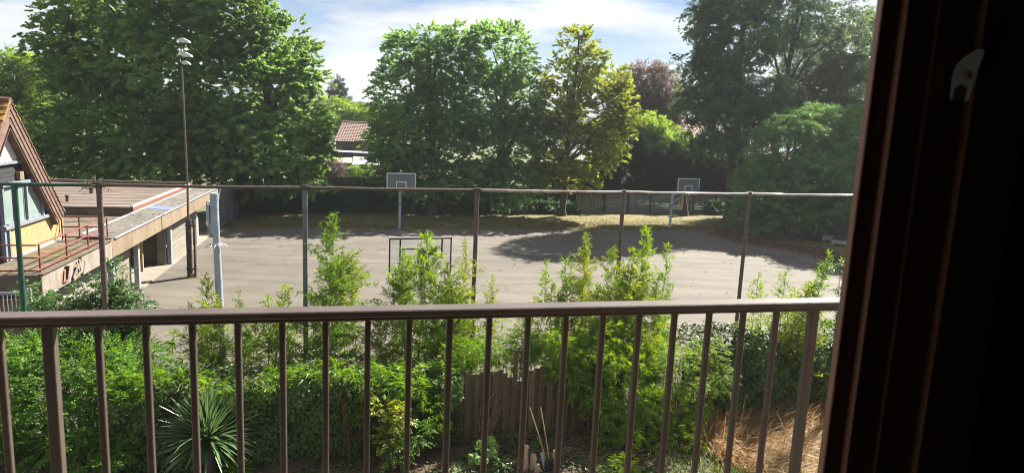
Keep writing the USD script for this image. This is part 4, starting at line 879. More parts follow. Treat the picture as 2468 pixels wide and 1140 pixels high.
tree('laurel_bush', 'big glossy dark green laurel bush at the right end of the court', (18.8, 47.2), .16,
     [PX(1930, 380, 47, 118, 100), PX(1870, 460, 46.5, 105, 70), PX(1990, 440, 46, 95, 100), PX(1835, 440, 47, 52, 48), PX(1815, 520, 47, 58, 32), PX(1970, 300, 47.5, 85, 42), PX(1900, 520, 46, 95, 42), PX(2060, 380, 46.5, 60, 130)],
     'laurel', 'laurel', 8.5, 12, sub=.85, droop=.0, size=1.0, infill=.15, minz=.15, upb=.6)
tree('larch_tree', 'light green feathery tree at far left edge above the gabled house', (-41.5, 60), .25,
     [PX(30, 170, 60, 55, 48), PX(85, 190, 60, 48, 60), PX(20, 250, 60, 50, 50), PX(70, 290, 60, 70, 60), PX(-60, 200, 60, 60, 80)], 'fine', 'lime_green', 4.2, 13, sub=.9, size=1.2, nl=30)
tree('larch_tree', 'dark hazy tree filling the gap between larch and huge chestnut', (-39, 66), .25,
     [PX(110, 270, 66, 60, 90), PX(60, 350, 66, 60, 60), PX(130, 380, 66, 50, 60)], 'fine', 'airy', 4.5, 14, sub=.9, size=1.2)
tree('fir_tree', 'pointed blue-green fir far behind the chestnut edge', (-28.5, 110), .2,
     [(aty(812, 250 - 8 * k, 110), np.array([2.5 - .27 * k, 2.5 - .27 * k, .42])) for k in range(8)], 'needle', 'fir', 3.0, 15, sub=.7, size=1.5, flat=.4, toph=aty(812, 182, 110)[2], nl=30, droop=.05)
for k, (lb, lob, lf, sd) in enumerate((('mid-green garden tree right of the fir', [PX(850, 275, 95, 42, 24), PX(800, 262, 95, 34, 30), PX(885, 285, 95, 30, 22)], 'lime_green', 16),
                          ('dark green garden tree against the huge chestnut edge', [PX(790, 285, 92, 24, 30), PX(765, 320, 92, 30, 40)], 'chestnut', 17))):
    tree('garden_tree', lb, (lob[0][0][0], lob[0][0][1]), .18, lob, 'broad', lf, 3.6, sd, sub=.9, size=1.25)
tree('copper_bush', 'round reddish bush in front of the lean-to beyond the fence', (-17.8, 66), .06, [PX(798, 405, 66, 27, 18), PX(770, 410, 66, 18, 16)], 'fine', 'copper', 9, 18, sub=.4, size=.9, cat='bush')
tree('garden_bush', 'small bright bush beside the pale shed beyond the fence', (-13.4, 63), .06, [PX(872, 415, 63, 22, 16), PX(735, 415, 62, 40, 22)], 'fine', 'lime_green', 9, 19, sub=.4, size=.9, cat='bush')
for k, (px, top) in enumerate(((1300, 408), (1345, 392), (1388, 400), (1428, 385), (1462, 352), (1492, 332), (1536, 318), (1580, 352), (1622, 346), (1668, 332), (1705, 345), (1742, 352), (1785, 372))):
    c = np.array([8.0 + 1.45 * (k - 4), 57.9 + .42 * (k - 4), 0]); zt = aty(px, top, c[1])[2]; c[0] = aty(px, 440, c[1])[0]
    tree('cypress_tree', 'dark shaded cypress in the row behind the slatted fence' if k > 3 else 'low dark conifer behind the trunk of the yellowing tree', (c[0], c[1]), .12,
         [(c + UP * zt * f_, np.array([w_, w_, zt * .16])) for f_, w_ in ((.14, .98), (.34, 1.0), (.54, .92), (.72, .72), (.86, .42))], 'needle', 'conifer', 8.0, 40 + k, sub=.6, size=1.25, droop=-.9, infill=.4, group='dark cypresses behind the slatted fence' if k > 3 else 'low conifers behind the yellowing tree', nl=6, toph=zt * .85)
# far trees on the horizon
rng = np.random.default_rng(77); lob = []
for k in range(64):
    x = -170 + 5.6 * k + rng.normal(0, 1.5); lob.append((np.array([x, rng.uniform(190, 235), rng.uniform(3.5, 5.5)]), np.array([rng.uniform(4, 7), 4, rng.uniform(4.5, 8.5)])))
P, O = lobe_points(lob, .55, rng, 2.4); P = P[P[:, 2] > .5]; O = O[:len(P)]
tw = Thing('distant_woods', 'far line of hazy trees along the horizon', 'woods', (0, 210, 0)); tw.prim.SetCustomDataByKey('kind', 'stuff')
tw.cloud('foliage', protos('big'), M['distant'], P, frames(O, rng), rng.uniform(1.3, 2.4, len(P)), rng.integers(0, 3, len(P)))
# dark ivy hedge along the left of the back fence, and low scrub under the trees
hb = Thing('ivy_hedge', 'dark shaded ivy hedge along the left end of the back fence', 'hedge', B(4, -.6, 0)); rng = np.random.default_rng(21)
lob = [(B(t, -.35, .85), np.array([.9, .55, .95 + .25 * math.sin(t * 1.7)])) for t in np.arange(-.2, 9.6, .75)]
P, O = lobe_points(lob, 12, rng, .4, infill=.3); hb.cloud('foliage', protos('laurel'), M['dark_broad'], P, frames(O, rng), rng.uniform(.8, 1.3, len(P)), rng.integers(0, 4, len(P)))
hb = Thing('undergrowth', 'dark low scrub along the fence under the chestnut trees', 'scrub', B(18, -.6, 0)); hb.prim.SetCustomDataByKey('kind', 'stuff')
lob = [(B(t, -.3 - .3 * rng.random(), .35), np.array([.8, .5, .45 + .4 * rng.random()])) for t in np.arange(10, 38, 1.1) if not 25 < t < 37 or rng.random() < .06]
P, O = lobe_points(lob, 12, rng, .35); hb.cloud('foliage', protos('laurel'), M['dark_broad'], P, frames(O, rng), rng.uniform(.7, 1.2, len(P)), rng.integers(0, 4, len(P)))
# fallen leaves
rng = np.random.default_rng(31); cv = np.array([atz(1720, 560), atz(1790, 582), atz(1870, 594), atz(1950, 606), atz(2025, 630), atz(2060, 655)])
n = 3600; s_ = rng.uniform(0, len(cv) - 1.001, n); i = s_.astype(int); P = cv[i] + (cv[i + 1] - cv[i]) * (s_ - i)[:, None]
off = np.abs(rng.normal(0, 1.3, n)) * np.where(rng.random(n) < .72, 1, -.55); P = P + np.array([.55, .83, 0]) * off[:, None]; P[:, 2] = .02 + .02 * rng.random(n)
P2 = np.column_stack([rng.uniform(-16, 18, 900), np.zeros(900), np.full(900, .02)]); P2[:, 1] = 44 + .26 * P2[:, 0] + rng.normal(1.5, 2.6, 900)
P3 = np.column_stack([rng.uniform(-9, 18, 150), 20 + 24 * rng.random(150) ** .5, np.full(150, .018)])
P = np.vstack([P, P2, P3]); n = len(P); Nn = nrm(rng.normal(0, .45, (n, 3)) + UP)
v, f = leaves(P, np.cross(Nn, rdir(rng, n)), Nn, rng.uniform(.08, .18, n), rng.uniform(.05, .12, n), .2, .1)
struct('fallen_leaves', (v, f), M['litter'], kind='stuff', label='dry brown leaves scattered along the far court edge', cat='leaves')
# lawn tufts
n = 26000; x = rng.uniform(-18, 17, n); y = 43.9 + .262 * x + np.abs(rng.normal(0, 2.6, n)); keep = y < 51.5 + .29 * x; P = np.column_stack([x, y, np.full(n, .003)])[keep]; n = len(P)
v, f = leaves(P, nrm(rng.normal(0, .5, (n, 3)) + UP * 1.0), rdir(rng, n), rng.uniform(.05, .13, n), .02, .05, .2)
struct('lawn_grass', (v, f), M['grass'], kind='stuff', label='short dry grass of the lawn beyond the court', cat='grass')
#PART4
# ------------------------------------------------------------------ garden fence of wooden boards
gfz = Thing('garden_fence', 'old wooden garden fence of uneven vertical boards between ivy and bamboo', 'fence', N(4.8, 0, 0)); rng = np.random.default_rng(51)
k = 0; t = 3.2
while t < 7.3:
    hh = 1.50 + .06 * math.sin(k * .7) + rng.normal(0, .025) + (.14 if t > 5.6 else 0) - .22 * math.exp(-((t - 4.75) / .35) ** 2)
    wd = rng.uniform(.115, .135); dp = .022 if k % 2 else -.022
    m = MB(); m.box(N(t, dp, hh / 2 + .03), (wd, .018, hh), ND + UP * rng.normal(0, .012), NN, .003); gfz.part('board', m, M['fence_wood']); t += .105; k += 1
for z in (.42, 1.12):
    m = MB(); m.box(N(5.2, 0, z), (4.3, .035, .075), ND); gfz.part('rail', m, M['fence_wood'])
for t, hh in ((4.72, 1.95), (3.0, 1.9), (6.6, 1.6)):
    m = MB(); m.box(N(t, .1, hh / 2), (.085, .085, hh), ND, None, .006); gfz.part('post', m, M['fence_wood'])

# ------------------------------------------------------------------ ivy, hedges
def plant(name, label, cat, base, parts, group=None, kind=None):
    t = Thing(name, label, cat, base, group)
    if kind: t.prim.SetCustomDataByKey('kind', kind)
    for nm, (v, f), m_ in parts: t.part(nm, (v, f), M[m_], kind='stuff' if nm in ('leaves', 'foliage', 'blades', 'leaf_fans', 'twigs', 'seed_heads') else None)
    return t
def cat_mesh(*ms):
    V, Fc, n = [], [], 0
    for v, f in ms: V.append(v); Fc.append(f + n); n += len(v)
    return np.vstack(V), np.vstack(Fc)
def sheetleaves(rng, n, t0, t1, zfun, off, L, wr, droop=.8, thick=.12):
    """leaves that cover the garden-side face and top of a hedge or overgrown fence"""
    t = rng.uniform(t0, t1, n); zt = zfun(t); z = zt * rng.random(n) ** .85
    bulge = .10 * np.sin(t * 4.1 + z * 3) + .07 * np.sin(t * 9.7 - z * 7)
    o = off - .05 + bulge - np.abs(rng.normal(0, thick, n)) * .6
    P = np.column_stack([N0[0] + nd[0] * t + nn[0] * o, N0[1] + nd[1] * t + nn[1] * o, z])
    out = np.array([-nn[0], -nn[1], 0])
    D = out * .35 + np.column_stack([rng.normal(0, .55, n) * nd[0], rng.normal(0, .55, n) * nd[1], -droop + rng.normal(0, .35, n)])
    Nn = out + UP * .55 + rng.normal(0, .38, (n, 3))
    return leaves(P, D, Nn, L * rng.uniform(.6, 1.3, n), L * wr * rng.uniform(.7, 1.25, n), .06, .08, .38)
rng = np.random.default_rng(61)
zf = lambda t: 1.52 + .10 * np.sin(t * 2.2) + .06 * np.sin(t * 5.3)
v1 = sheetleaves(rng, 15000, -3.2, 3.45, zf, -.10, .075, .95)
v2 = sheetleaves(rng, 5000, -3.2, 3.45, zf, .25, .075, .95)
n = 4500; t = rng.uniform(-3.3, 3.5, n); o = rng.uniform(-.1, 1.3, n); P = np.column_stack([N0[0] + nd[0] * t + nn[0] * o, N0[1] + nd[1] * t + nn[1] * o, zf(t) + .08 * np.sin(t * 3 + o * 4) + rng.normal(0, .05, n)])
v3 = leaves(P, rdir(rng, n) * [1, 1, .4], rng.normal(0, .4, (n, 3)) + UP, .075 * rng.uniform(.6, 1.3, n), .07, .06, .08, .38)
m = MB()
for k in range(40):
    a_ = rng.uniform(-3.2, 3.4); p = [N(a_ + .1 * math.sin(q * 3 + k), .02, q * 1.5) for q in np.linspace(0, 1, 6)]; m.tube(p, .012, 5)
pl = plant('ivy_screen', 'wall of dark ivy over the garden fence left of the wooden boards', 'ivy', N(0, 0, 0), [('leaves', cat_mesh(v1, v2, v3), 'ivy'), ('stems', m.arr(), 'twig')])
for k in range(17):
    mm = MB(); mm.box(N(-3.0 + .38 * k, .12, .68), (.36, .03, 1.36), ND); pl.part('panel', mm, M['fence_dark'])
zf2 = lambda t: 1.78 + .16 * np.sin(t * 1.3 + 1) + .07 * np.sin(t * 4.3)
v1 = sheetleaves(rng, 13000, 8.9, 14.2, zf2, -.05, .085, .95); v2 = sheetleaves(rng, 4000, 8.9, 14.2, zf2, .25, .085, .95)
n = 4200; t = rng.uniform(8.9, 14.2, n); o = rng.uniform(-.1, 1.1, n); P = np.column_stack([N0[0] + nd[0] * t + nn[0] * o, N0[1] + nd[1] * t + nn[1] * o, zf2(t) + .1 * np.sin(t * 3 + o * 4) + rng.normal(0, .06, n)])
v3 = leaves(P, rdir(rng, n) * [1, 1, .4], rng.normal(0, .4, (n, 3)) + UP, .085 * rng.uniform(.6, 1.3, n), .08, .06, .08, .38)
pl = plant('ivy_screen', 'ivy covered fence above the dry straw grass at the right', 'ivy', N(11.5, 0, 0), [('leaves', cat_mesh(v1, v2, v3), 'ivy')])
for k in range(13):
    mm = MB(); mm.box(N(9.1 + .38 * k, .12, .75), (.36, .03, 1.5), ND); pl.part('panel', mm, M['fence_dark'])

def spray_leaves(P, O, rng, nleaf, tl, L, wr, droop=.15, spread=.8, twig=None):
    """flat leafy twigs: nleaf alternate leaves along each"""
    n = len(P); D = nrm(O * [1, 1, .55] - UP * droop + rng.normal(0, .25, (n, 3))); S = nrm(np.cross(UP, D) + 1e-6); Nn = nrm(np.cross(D, S) + rng.normal(0, .22, (n, 3)))
    tt = np.tile((np.arange(nleaf) + .5) / nleaf, n); R_ = lambda a: np.repeat(a, nleaf, 0); sg = np.tile(np.where(np.arange(nleaf) % 2, 1, -1), n)[:, None]
    sz = R_(rng.uniform(.75, 1.2, n)); p = R_(P) + R_(D) * (tt * tl * sz)[:, None] - UP * (tt ** 2 * tl * .12)[:, None]
    d = R_(D) * .75 + R_(S) * sg * spread + rng.normal(0, .18, (n * nleaf, 3)) - UP * .12
    return leaves(p, d, R_(Nn) + rng.normal(0, .22, (n * nleaf, 3)), L * sz * rng.uniform(.7, 1.2, n * nleaf) * (1.1 - .4 * tt), L * wr * sz * rng.uniform(.8, 1.1, n * nleaf), .12, .12)
def E3(x, y, z, rx, ry, rz): return (np.array([x, y, z], float), np.array([rx, ry, rz], float))
rng = np.random.default_rng(71)
lob = [E3(-9.7, 12.6, 1.15, 1.2, 1.0, 1.25), E3(-8.4, 12.6, 1.15, 1.1, 1.0, 1.2), E3(-7.5, 12.7, 1.05, .85, .95, 1.15), E3(-9.0, 13.2, 1.75, 1.4, .8, .65), E3(-7.9, 13.3, 1.75, .8, .7, .55), E3(-10.6, 12.8, 1.2, .9, 1, 1.2), E3(-8.2, 11.9, .6, 1.4, .7, .7)]
P, O = lobe_points(lob, 62, rng, .36, .45, .35, .12, spread=(.74, 1.12)); k = P[:, 2] > .1; P, O = P[k], O[k]
m = MB()
for k in range(24):
    b_ = np.array([rng.uniform(-10.3, -7.3), rng.uniform(12.6, 13.2), 0]); m.tube([b_, b_ + rng.normal(0, .15, 3) + UP * .9, b_ + rng.normal(0, .3, 3) + UP * 1.7], [.03, .022, .008], 5)
plant('hornbeam_hedge', 'dense light green leafy hedge at the lower left behind the balusters', 'hedge', (-8.8, 12.8, 0), [('foliage', spray_leaves(P, O, rng, 9, .26, .074, .55), 'hornbeam'), ('stems', m.arr(), 'bark')])
# shoots above it
lob = []; m = MB()
for px, py, Y in ((60, 690, 15), (110, 700, 14.8), (170, 690, 14.6), (230, 670, 14.6), (275, 625, 14.6), (295, 660, 14.6), (250, 700, 14.4), (200, 715, 14.4), (330, 720, 14.5), (140, 730, 14.4), (300, 710, 14.4), (55, 730, 14.6), (350, 745, 14.4), (285, 740, 14.2), (225, 750, 14.2)):
    q = aty(px, py, Y); b_ = np.array([q[0] * .7 + -8.6 * .3 + .1, Y - .3, .4]); m.tube([b_, (b_ + q) / 2 + rng.normal(0, .08, 3), q], [.014, .010, .005], 5)
    L_ = np.linalg.norm(q - b_)
    for s_ in np.linspace(.45, 1, 9): lob.append((b_ + (q - b_) * s_, np.array([.20, .20, .13]) * (1.25 - .7 * s_)))
for px, py, Y, rx, rz in ((160, 735, 14.5, .55, .24), (245, 715, 14.5, .42, .26), (295, 715, 14.5, .32, .26), (90, 745, 14.6, .42, .2), (330, 745, 14.4, .34, .18), (215, 760, 14.2, .6, .22)): lob.append((aty(px, py, Y), np.array([rx, .3, rz])))
P, O = lobe_points(lob, 85, rng, .16, .8, .3, .3)
plant('rose_shrub', 'dark green shrub with long loose shoots rising above the hedge before the garage', 'shrub', (-8.6, 14.5, 0), [('foliage', spray_leaves(P, O, rng, 6, .16, .072, .62, .1), 'holly'), ('stems', m.arr(), 'twig')])

# ------------------------------------------------------------------ bamboo
def cane_mesh(rng, tip, zb, wid, L, step, nb, lean, dense, seed):
    tip = np.asarray(tip, float); base = tip + np.array([rng.normal(0, .15), rng.normal(0, .1), 0]); base[2] = 0
    if lean is not None: base[:2] = tip[:2] + lean
    tt = np.linspace(0, 1, 12)
    cv = lambda s: base + (tip - base) * np.asarray(s)[..., None] + np.stack([.12 * np.sin(np.asarray(s) * 3.0 + seed), .08 * np.cos(np.asarray(s) * 2.6 + seed), 0 * np.asarray(s)], -1) * (1 - np.asarray(s))[..., None] * np.asarray(s)[..., None] * 2
    m = MB(); m.tube(cv(tt), .011 * (1 - .85 * tt) + .0015, 6)
    hgt = tip[2]; s0 = zb / hgt; nn_ = int((hgt - zb) / step); s = np.repeat(np.linspace(s0, .995, nn_), nb); n = len(s)
    s = np.clip(s + rng.normal(0, .012, n), s0, 1); rel = (s - s0) / (1 - s0)
    prof = np.minimum(1, (1 - rel) * 2.1) ** .9 * (.85 - .25 * (1 - rel)) + .06
    ln = wid * .66 * prof * rng.uniform(.35, 1.3, n); az = rng.uniform(0, 2 * np.pi, n); up = rng.uniform(.05, .75, n) + rel ** 2 * 1.1
    D = nrm(np.column_stack([np.cos(az), np.sin(az), up])); P0_ = cv(s)
    for q in range(0, n, 1):
        if ln[q] > .15: m.tube([P0_[q], P0_[q] + D[q] * ln[q] * .55, P0_[q] + D[q] * ln[q] - UP * ln[q] * .16], [.0035, .0025, .0012], 3, False)
    cnt = np.maximum(4, (ln / .0165 * dense).astype(int)); idx = np.repeat(np.arange(n), cnt); u = rng.random(len(idx)) ** .75
    p = P0_[idx] + D[idx] * (ln[idx] * u)[:, None] - UP * (ln[idx] * .16 * u ** 2)[:, None] + rng.normal(0, .014, (len(idx), 3)) * (.5 + u)[:, None]
    d = D[idx] * .75 + rng.normal(0, .58, (len(idx), 3)) - UP * .12
    return m, leaves(p, d, rng.normal(0, .6, (len(idx), 3)) + UP, L * rng.uniform(.5, 1.25, len(idx)), L * .165, .1, .15), base
def plume(label, tip, zb, wid, seed, leaf=None, L=.125, step=.10, nb=3, lean=None, group=None, dense=1.0, extra=None):
    """an upright bamboo with fine side branches: a main cane and lower canes beside it"""
    rng = np.random.default_rng(seed); tip = np.asarray(tip, float); L = L * (.85, 1.2, 1.0, 1.35, .95)[seed % 5]; dense = dense * (1.1, .85, 1.0, .75, 1.2)[seed % 5]
    m, lv, base = cane_mesh(rng, tip, zb, wid, L, step, nb, lean, dense, seed); out = [lv]
    for k in range(int(rng.integers(1, 4)) if extra is None else extra):
        a_ = rng.uniform(0, 2 * np.pi); r_ = wid * rng.uniform(.25, .55); t2 = tip + np.array([math.cos(a_) * r_, math.sin(a_) * r_ * .6, -rng.uniform(.35, .9) * (.35 + .35 * (tip[2] - zb))])
        if t2[2] < zb + .35: continue
        m2, l2, _ = cane_mesh(rng, t2, zb * .8, wid * rng.uniform(.5, .95), L, step, nb, None, dense * rng.uniform(.6, 1.1), seed + 7 * k + 1)
        m.v += m2.v; m.f += [f + m.n for f in m2.f]; m.n += m2.n; out.append(l2)
    return plant('bamboo', label, 'bamboo', base, [('cane', m.arr(), 'twig'), ('leaves', cat_mesh(*out), leaf or ('bamboo', 'bamboo_b', 'bamboo_c', 'bamboo')[seed % 4])], group)
A = aty
plume('tallest bamboo plume just right of the blue-grey fence post', A(806, 520, 15.3), 1.1, 1.75, 101, dense=1.15)
plume('shorter bamboo plume leaning against the right of the tallest plume', A(848, 610, 15.4), .9, 1.5, 102)
plume('low wispy bamboo left of the blue-grey fence post', A(690, 695, 15.2), .9, 1.1, 103, lean=(-.35, 0))
plume('bamboo shoot with drooping tip left of the wispy one', A(645, 715, 15.2), .8, 1.0, 104)
plume('narrow bamboo shoot right of the light grey steel pole', A(574, 702, 15.1), .9, .6, 105)
plume('leafy bamboo shoot left of the light grey steel pole', A(492, 665, 14.9), .9, .85, 106)
plume('low bamboo fringe in front of the grey steel pole', A(455, 735, 14.6), .8, .9, 107)
plume('middle bamboo plume that hides the near basketball post', A(1030, 568, 15.9), 1.0, 1.7, 108, dense=1.15)
plume('left bamboo shoot before the near basketball board', A(972, 600, 15.8), 1.0, 1.2, 109)
plume('right bamboo shoot with tall tip beside the second rusty post', A(1124, 582, 16.0), 1.0, 1.3, 110)
plume('low bamboo tuft under the near basketball board', A(1080, 640, 15.7), .9, 1.5, 111)
plume('bamboo shoot at the left edge of the dense right clump', A(1318, 632, 16.2), 1.0, .75, 112)
plume('second bamboo shoot from the left edge of the dense right clump', A(1362, 628, 16.2), 1.0, .8, 113)
plume('bamboo plume with twin tips left of the third fence post', A(1416, 566, 16.2), 1.0, 1.0, 114, dense=1.5)
plume('thick bamboo plume right in front of the third rusty post', A(1478, 600, 16.1), 1.0, 1.3, 115, dense=1.5)
plume('tallest tip of the dense right bamboo clump', A(1558, 553, 16.3), 1.0, 1.2, 116, dense=1.4)
plume('slim bamboo tip at the right edge of the dense clump', A(1610, 592, 16.4), 1.0, .95, 117)
plume('bushy bamboo filling the dense right clump', A(1520, 650, 15.8), .8, 1.9, 118, dense=1.3)
plume('slim bamboo tip right of the fourth rusty post', A(1828, 664, 16.8), 1.0, .8, 119)
plume('bamboo plume left of the last wide baluster', A(1895, 655, 16.8), 1.0, 1.1, 120)
plume('sunlit bamboo plume leaning towards the door frame', A(1998, 614, 16.9), 1.0, 1.0, 121, lean=(-.5, 0))
plume('bushy bamboo above the right ivy next to the door frame', A(1950, 690, 16.6), .9, 1.8, 122, dense=1.2)
plume('thin bamboo in the court gap left of the wooden boards', A(1100, 720, 15.4), .7, 1.3, 123)
plume('low bamboo at the left above the ivy top', A(740, 745, 15.0), .8, 1.3, 124)
plume('low bamboo between the grey pole and the hedge', A(540, 760, 14.8), .7, 1.2, 125)
plume('low bamboo right of the tallest plume', A(915, 740, 15.2), .7, 1.3, 126)
plume('low bamboo above the wooden boards', A(1290, 740, 15.8), .8, 1.8, 127)

def fans(rng, P, O, nf=7, L=.17, wr=.14, droop=.35):
    """bamboo leaves in hanging hands of about seven"""
    n = len(P); R_ = lambda a: np.repeat(a, nf, 0); a_ = np.tile(np.linspace(-1.1, 1.1, nf), n) + rng.normal(0, .15, n * nf)
    D = nrm(O + rng.normal(0, .25, (n, 3))); S = nrm(np.cross(UP, D) + 1e-6); Nn = nrm(np.cross(D, S) + .3 * UP)
    d = R_(D) * np.cos(a_)[:, None] + R_(S) * np.sin(a_)[:, None] - UP * droop + rng.normal(0, .12, (n * nf, 3))
    return leaves(R_(P) + rng.normal(0, .02, (n * nf, 3)), d, R_(Nn) + rng.normal(0, .2, (n * nf, 3)), L * rng.uniform(.6, 1.2, n * nf), L * wr, .10, .18, .4)
def fan_bush(label, lobes, dens, seed, leaf='bamboo_big', L=.17, sub=.3, name='bamboo_thicket', cat='bamboo', base=None, droop=.35, wr=.14):
    rng = np.random.default_rng(seed); P, O = lobe_points(lobes, dens, rng, sub, .8, .4, .3); k = P[:, 2] > .08; P, O = P[k], O[k]; m = MB()
    c0 = np.mean([c for c, _ in lobes], 0)
    for k in range(10 * len(lobes)):
        c, r = lobes[k % len(lobes)]; q = c + rdir(rng, 1)[0] * r * .8; b_ = np.array([q[0] * .6 + c[0] * .4, q[1] + .1, 0.]); m.tube([b_, (b_ + q) / 2 + rng.normal(0, .05, 3), q], [.008, .006, .003], 4, False)
    return plant(name, label, cat, (c0[0], c0[1], 0), [('leaf_fans', fans(rng, P, O, 7, L, wr, droop), leaf), ('canes', m.arr(), 'twig')])
N_ = lambda t, o, z, rx, ry, rz: (N(t, o, z), np.array([rx, ry, rz], float))
fan_bush('broad-leaved bamboo fringe hanging over the top of the left ivy', [N_(t, .12, 1.52 + .1 * math.sin(t * 2), .42, .40, .26) for t in np.arange(-3.0, 3.4, .55)], 34, 131, L=.18)
fan_bush('broad-leaved bamboo clump hanging down left of the wooden boards', [N_(2.35, -.25, 1.30, .55, .35, .35), N_(2.6, -.35, .85, .50, .32, .45), N_(2.35, -.4, .45, .50, .3, .4), N_(2.9, -.2, 1.15, .30, .3, .4), N_(2.9, -.3, .55, .28, .25, .4)], 48, 132, L=.17)
fan_bush('dark bamboo tuft in front of the ivy left of the yellow shrub', [N_(1.15, -.15, .95, .42, .22, .35), N_(1.5, -.2, 1.25, .35, .25, .2)], 45, 133, L=.18)
fan_bush('sunlit low bamboo tuft right of the dense clump above the straw', [N_(8.75, -.7, .75, .38, .32, .40), N_(8.6, -.9, .42, .42, .3, .35)], 55, 134, leaf='bamboo', L=.13)
fan_bush('dense fine-leaved bamboo thicket in front of the right boards', [N_(6.4, -.15, 1.75, .75, .6, .5), N_(7.3, -.25, 1.5, .75, .6, .55), N_(6.3, -.3, 1.15, .55, .45, .45), N_(7.2, -.75, .9, .6, .45, .5), N_(7.9, -.8, .65, .55, .4, .5), N_(7.0, -1.0, .45, .5, .4, .45), N_(5.4, .35, 1.75, .6, .4, .35), N_(8.0, -1.3, .25, .7, .4, .3), N_(5.9, .0, 2.0, .55, .45, .45), N_(6.8, .0, 2.15, .65, .5, .45), N_(7.6, .1, 1.95, .5, .45, .4), N_(6.6, -.7, .75, .5, .4, .5), N_(7.5, -1.1, .95, .45, .35, .4), N_(6.7, -1.1, .3, .6, .4, .3), N_(8.25, .15, 1.65, .5, .4, .35), N_(5.7, -.15, 1.45, .4, .35, .4)], 46, 135, leaf='bamboo', L=.15)
fan_bush('dark bamboo mass above the middle of the wooden boards', [N_(4.2, .55, 1.75, .6, .4, .32), N_(5.0, .65, 1.8, .5, .4, .3), N_(3.5, .45, 1.8, .5, .4, .4)], 48, 136, leaf='bamboo_big', L=.13)
fan_bush('small bright bamboo sprig at the bottom edge below the thicket', [E3(*atz(1505, 1125, .25), .32, .25, .22)], 60, 137, leaf='bamboo', L=.12)
# photinia and other shrubs
def shrub(name, label, lobes, dens, seed, leaf, nleaf=7, tl=.16, L=.075, wr=.42, sub=.25, extra=None):
    rng = np.random.default_rng(seed); P, O = lobe_points(lobes, dens, rng, sub, .8, .4, .3); k = P[:, 2] > .06; P, O = P[k], O[k]; m = MB(); c0 = np.mean([c for c, _ in lobes], 0)
    for k in range(8 * len(lobes)):
        c, r = lobes[k % len(lobes)]; q = c + rdir(rng, 1)[0] * r * .85; m.tube([(c0[0] + rng.normal(0, .1), c0[1] + rng.normal(0, .1), 0), (np.array([c0[0], c0[1], 0]) + q) / 2 + UP * .1, q], [.012, .009, .003], 4, False)
    pts = [('foliage', spray_leaves(P, O, rng, nleaf, tl, L, wr, .1), leaf), ('stems', m.arr(), 'twig')]
    return plant(name, label, 'shrub', (c0[0], c0[1], 0), pts + (extra or []))
shrub('photinia_shrub', 'glossy shrub with yellowish and reddish leaves right of the bamboo thicket', [N_(7.75, -.35, 1.45, .42, .35, .40), N_(8.0, -.5, 1.1, .40, .35, .35), N_(7.6, -.7, .85, .35, .3, .3), N_(8.3, -.2, 1.6, .45, .35, .25), E3(*A(1640, 870, 14.3), .42, .3, .36), E3(*A(1655, 930, 14.0), .36, .28, .30), E3(*A(1705, 840, 15.0), .42, .32, .28), E3(*A(1735, 905, 14.9), .30, .3, .45)], 95, 141, 'photinia')
rng = np.random.default_rng(4); c = atz(965, 1030, .3)
orr = leaves(c + rng.normal(0, .07, (40, 3)) * [1, .5, .8], rng.normal(0, .5, (40, 3)) - UP, rdir(rng, 40), .06, .028)
shrub('yellow_shrub', 'small yellow-green shrub with a few orange leaves in front of the ivy', [E3(*A(925, 985, 12.75), .22, .2, .18), E3(*A(960, 1010, 12.7), .25, .22, .2), E3(*A(930, 1060, 12.6), .22, .2, .16)], 95, 142, 'yellow_leaf', L=.085, wr=.5, sub=.18, extra=[('orange_leaves', orr, 'orange_leaf')])
shrub('dark_shrub', 'dark green low shrub below the yellow one', [E3(*A(960, 1090, 12.5), .32, .25, .2), E3(*A(1000, 1050, 12.7), .28, .25, .22)], 90, 143, 'hornbeam', L=.07, wr=.45)
shrub('variegated_shrub', 'pale edged creeper over the ivy top beside the seventh baluster', [N_(1.02, -.28, 1.42, .10, .08, .16), N_(1.12, -.30, 1.15, .07, .06, .15)], 160, 144, 'variegated', L=.045, wr=.6, sub=.08)
shrub('yellow_creeper', 'bunch of yellow-green leaves on the ivy top above the yucca', [N_(-1.55, -.30, 1.42, .14, .1, .2), N_(-1.45, -.32, 1.2, .1, .08, .12)], 120, 145, 'yellow_leaf', L=.06, wr=.55, sub=.1)
shrub('ground_shrub', 'small pale flowering shrub at the foot of the wooden boards', [E3(*A(1225, 1050, 14.0), .3, .22, .16), E3(*A(1290, 1050, 14.2), .26, .2, .14)], 85, 146, 'holly', L=.05, wr=.55)
shrub('ground_shrub', 'low green bush right of the log by the canes', [E3(*A(1300, 1095, 13.2), .22, .2, .16), E3(*A(1215, 1120, 12.7), .25, .2, .12)], 85, 147, 'holly', L=.06, wr=.5)
shrub('leafy_climber', 'broad dark leaves reaching out beside the door frame', [E3(*A(2030, 640, 15.5), .22, .2, .10), E3(*A(2035, 690, 15.5), .22, .2, .16), E3(*A(2045, 760, 15.5), .25, .2, .3)], 45, 148, 'laurel', L=.13, wr=.4, nleaf=4)

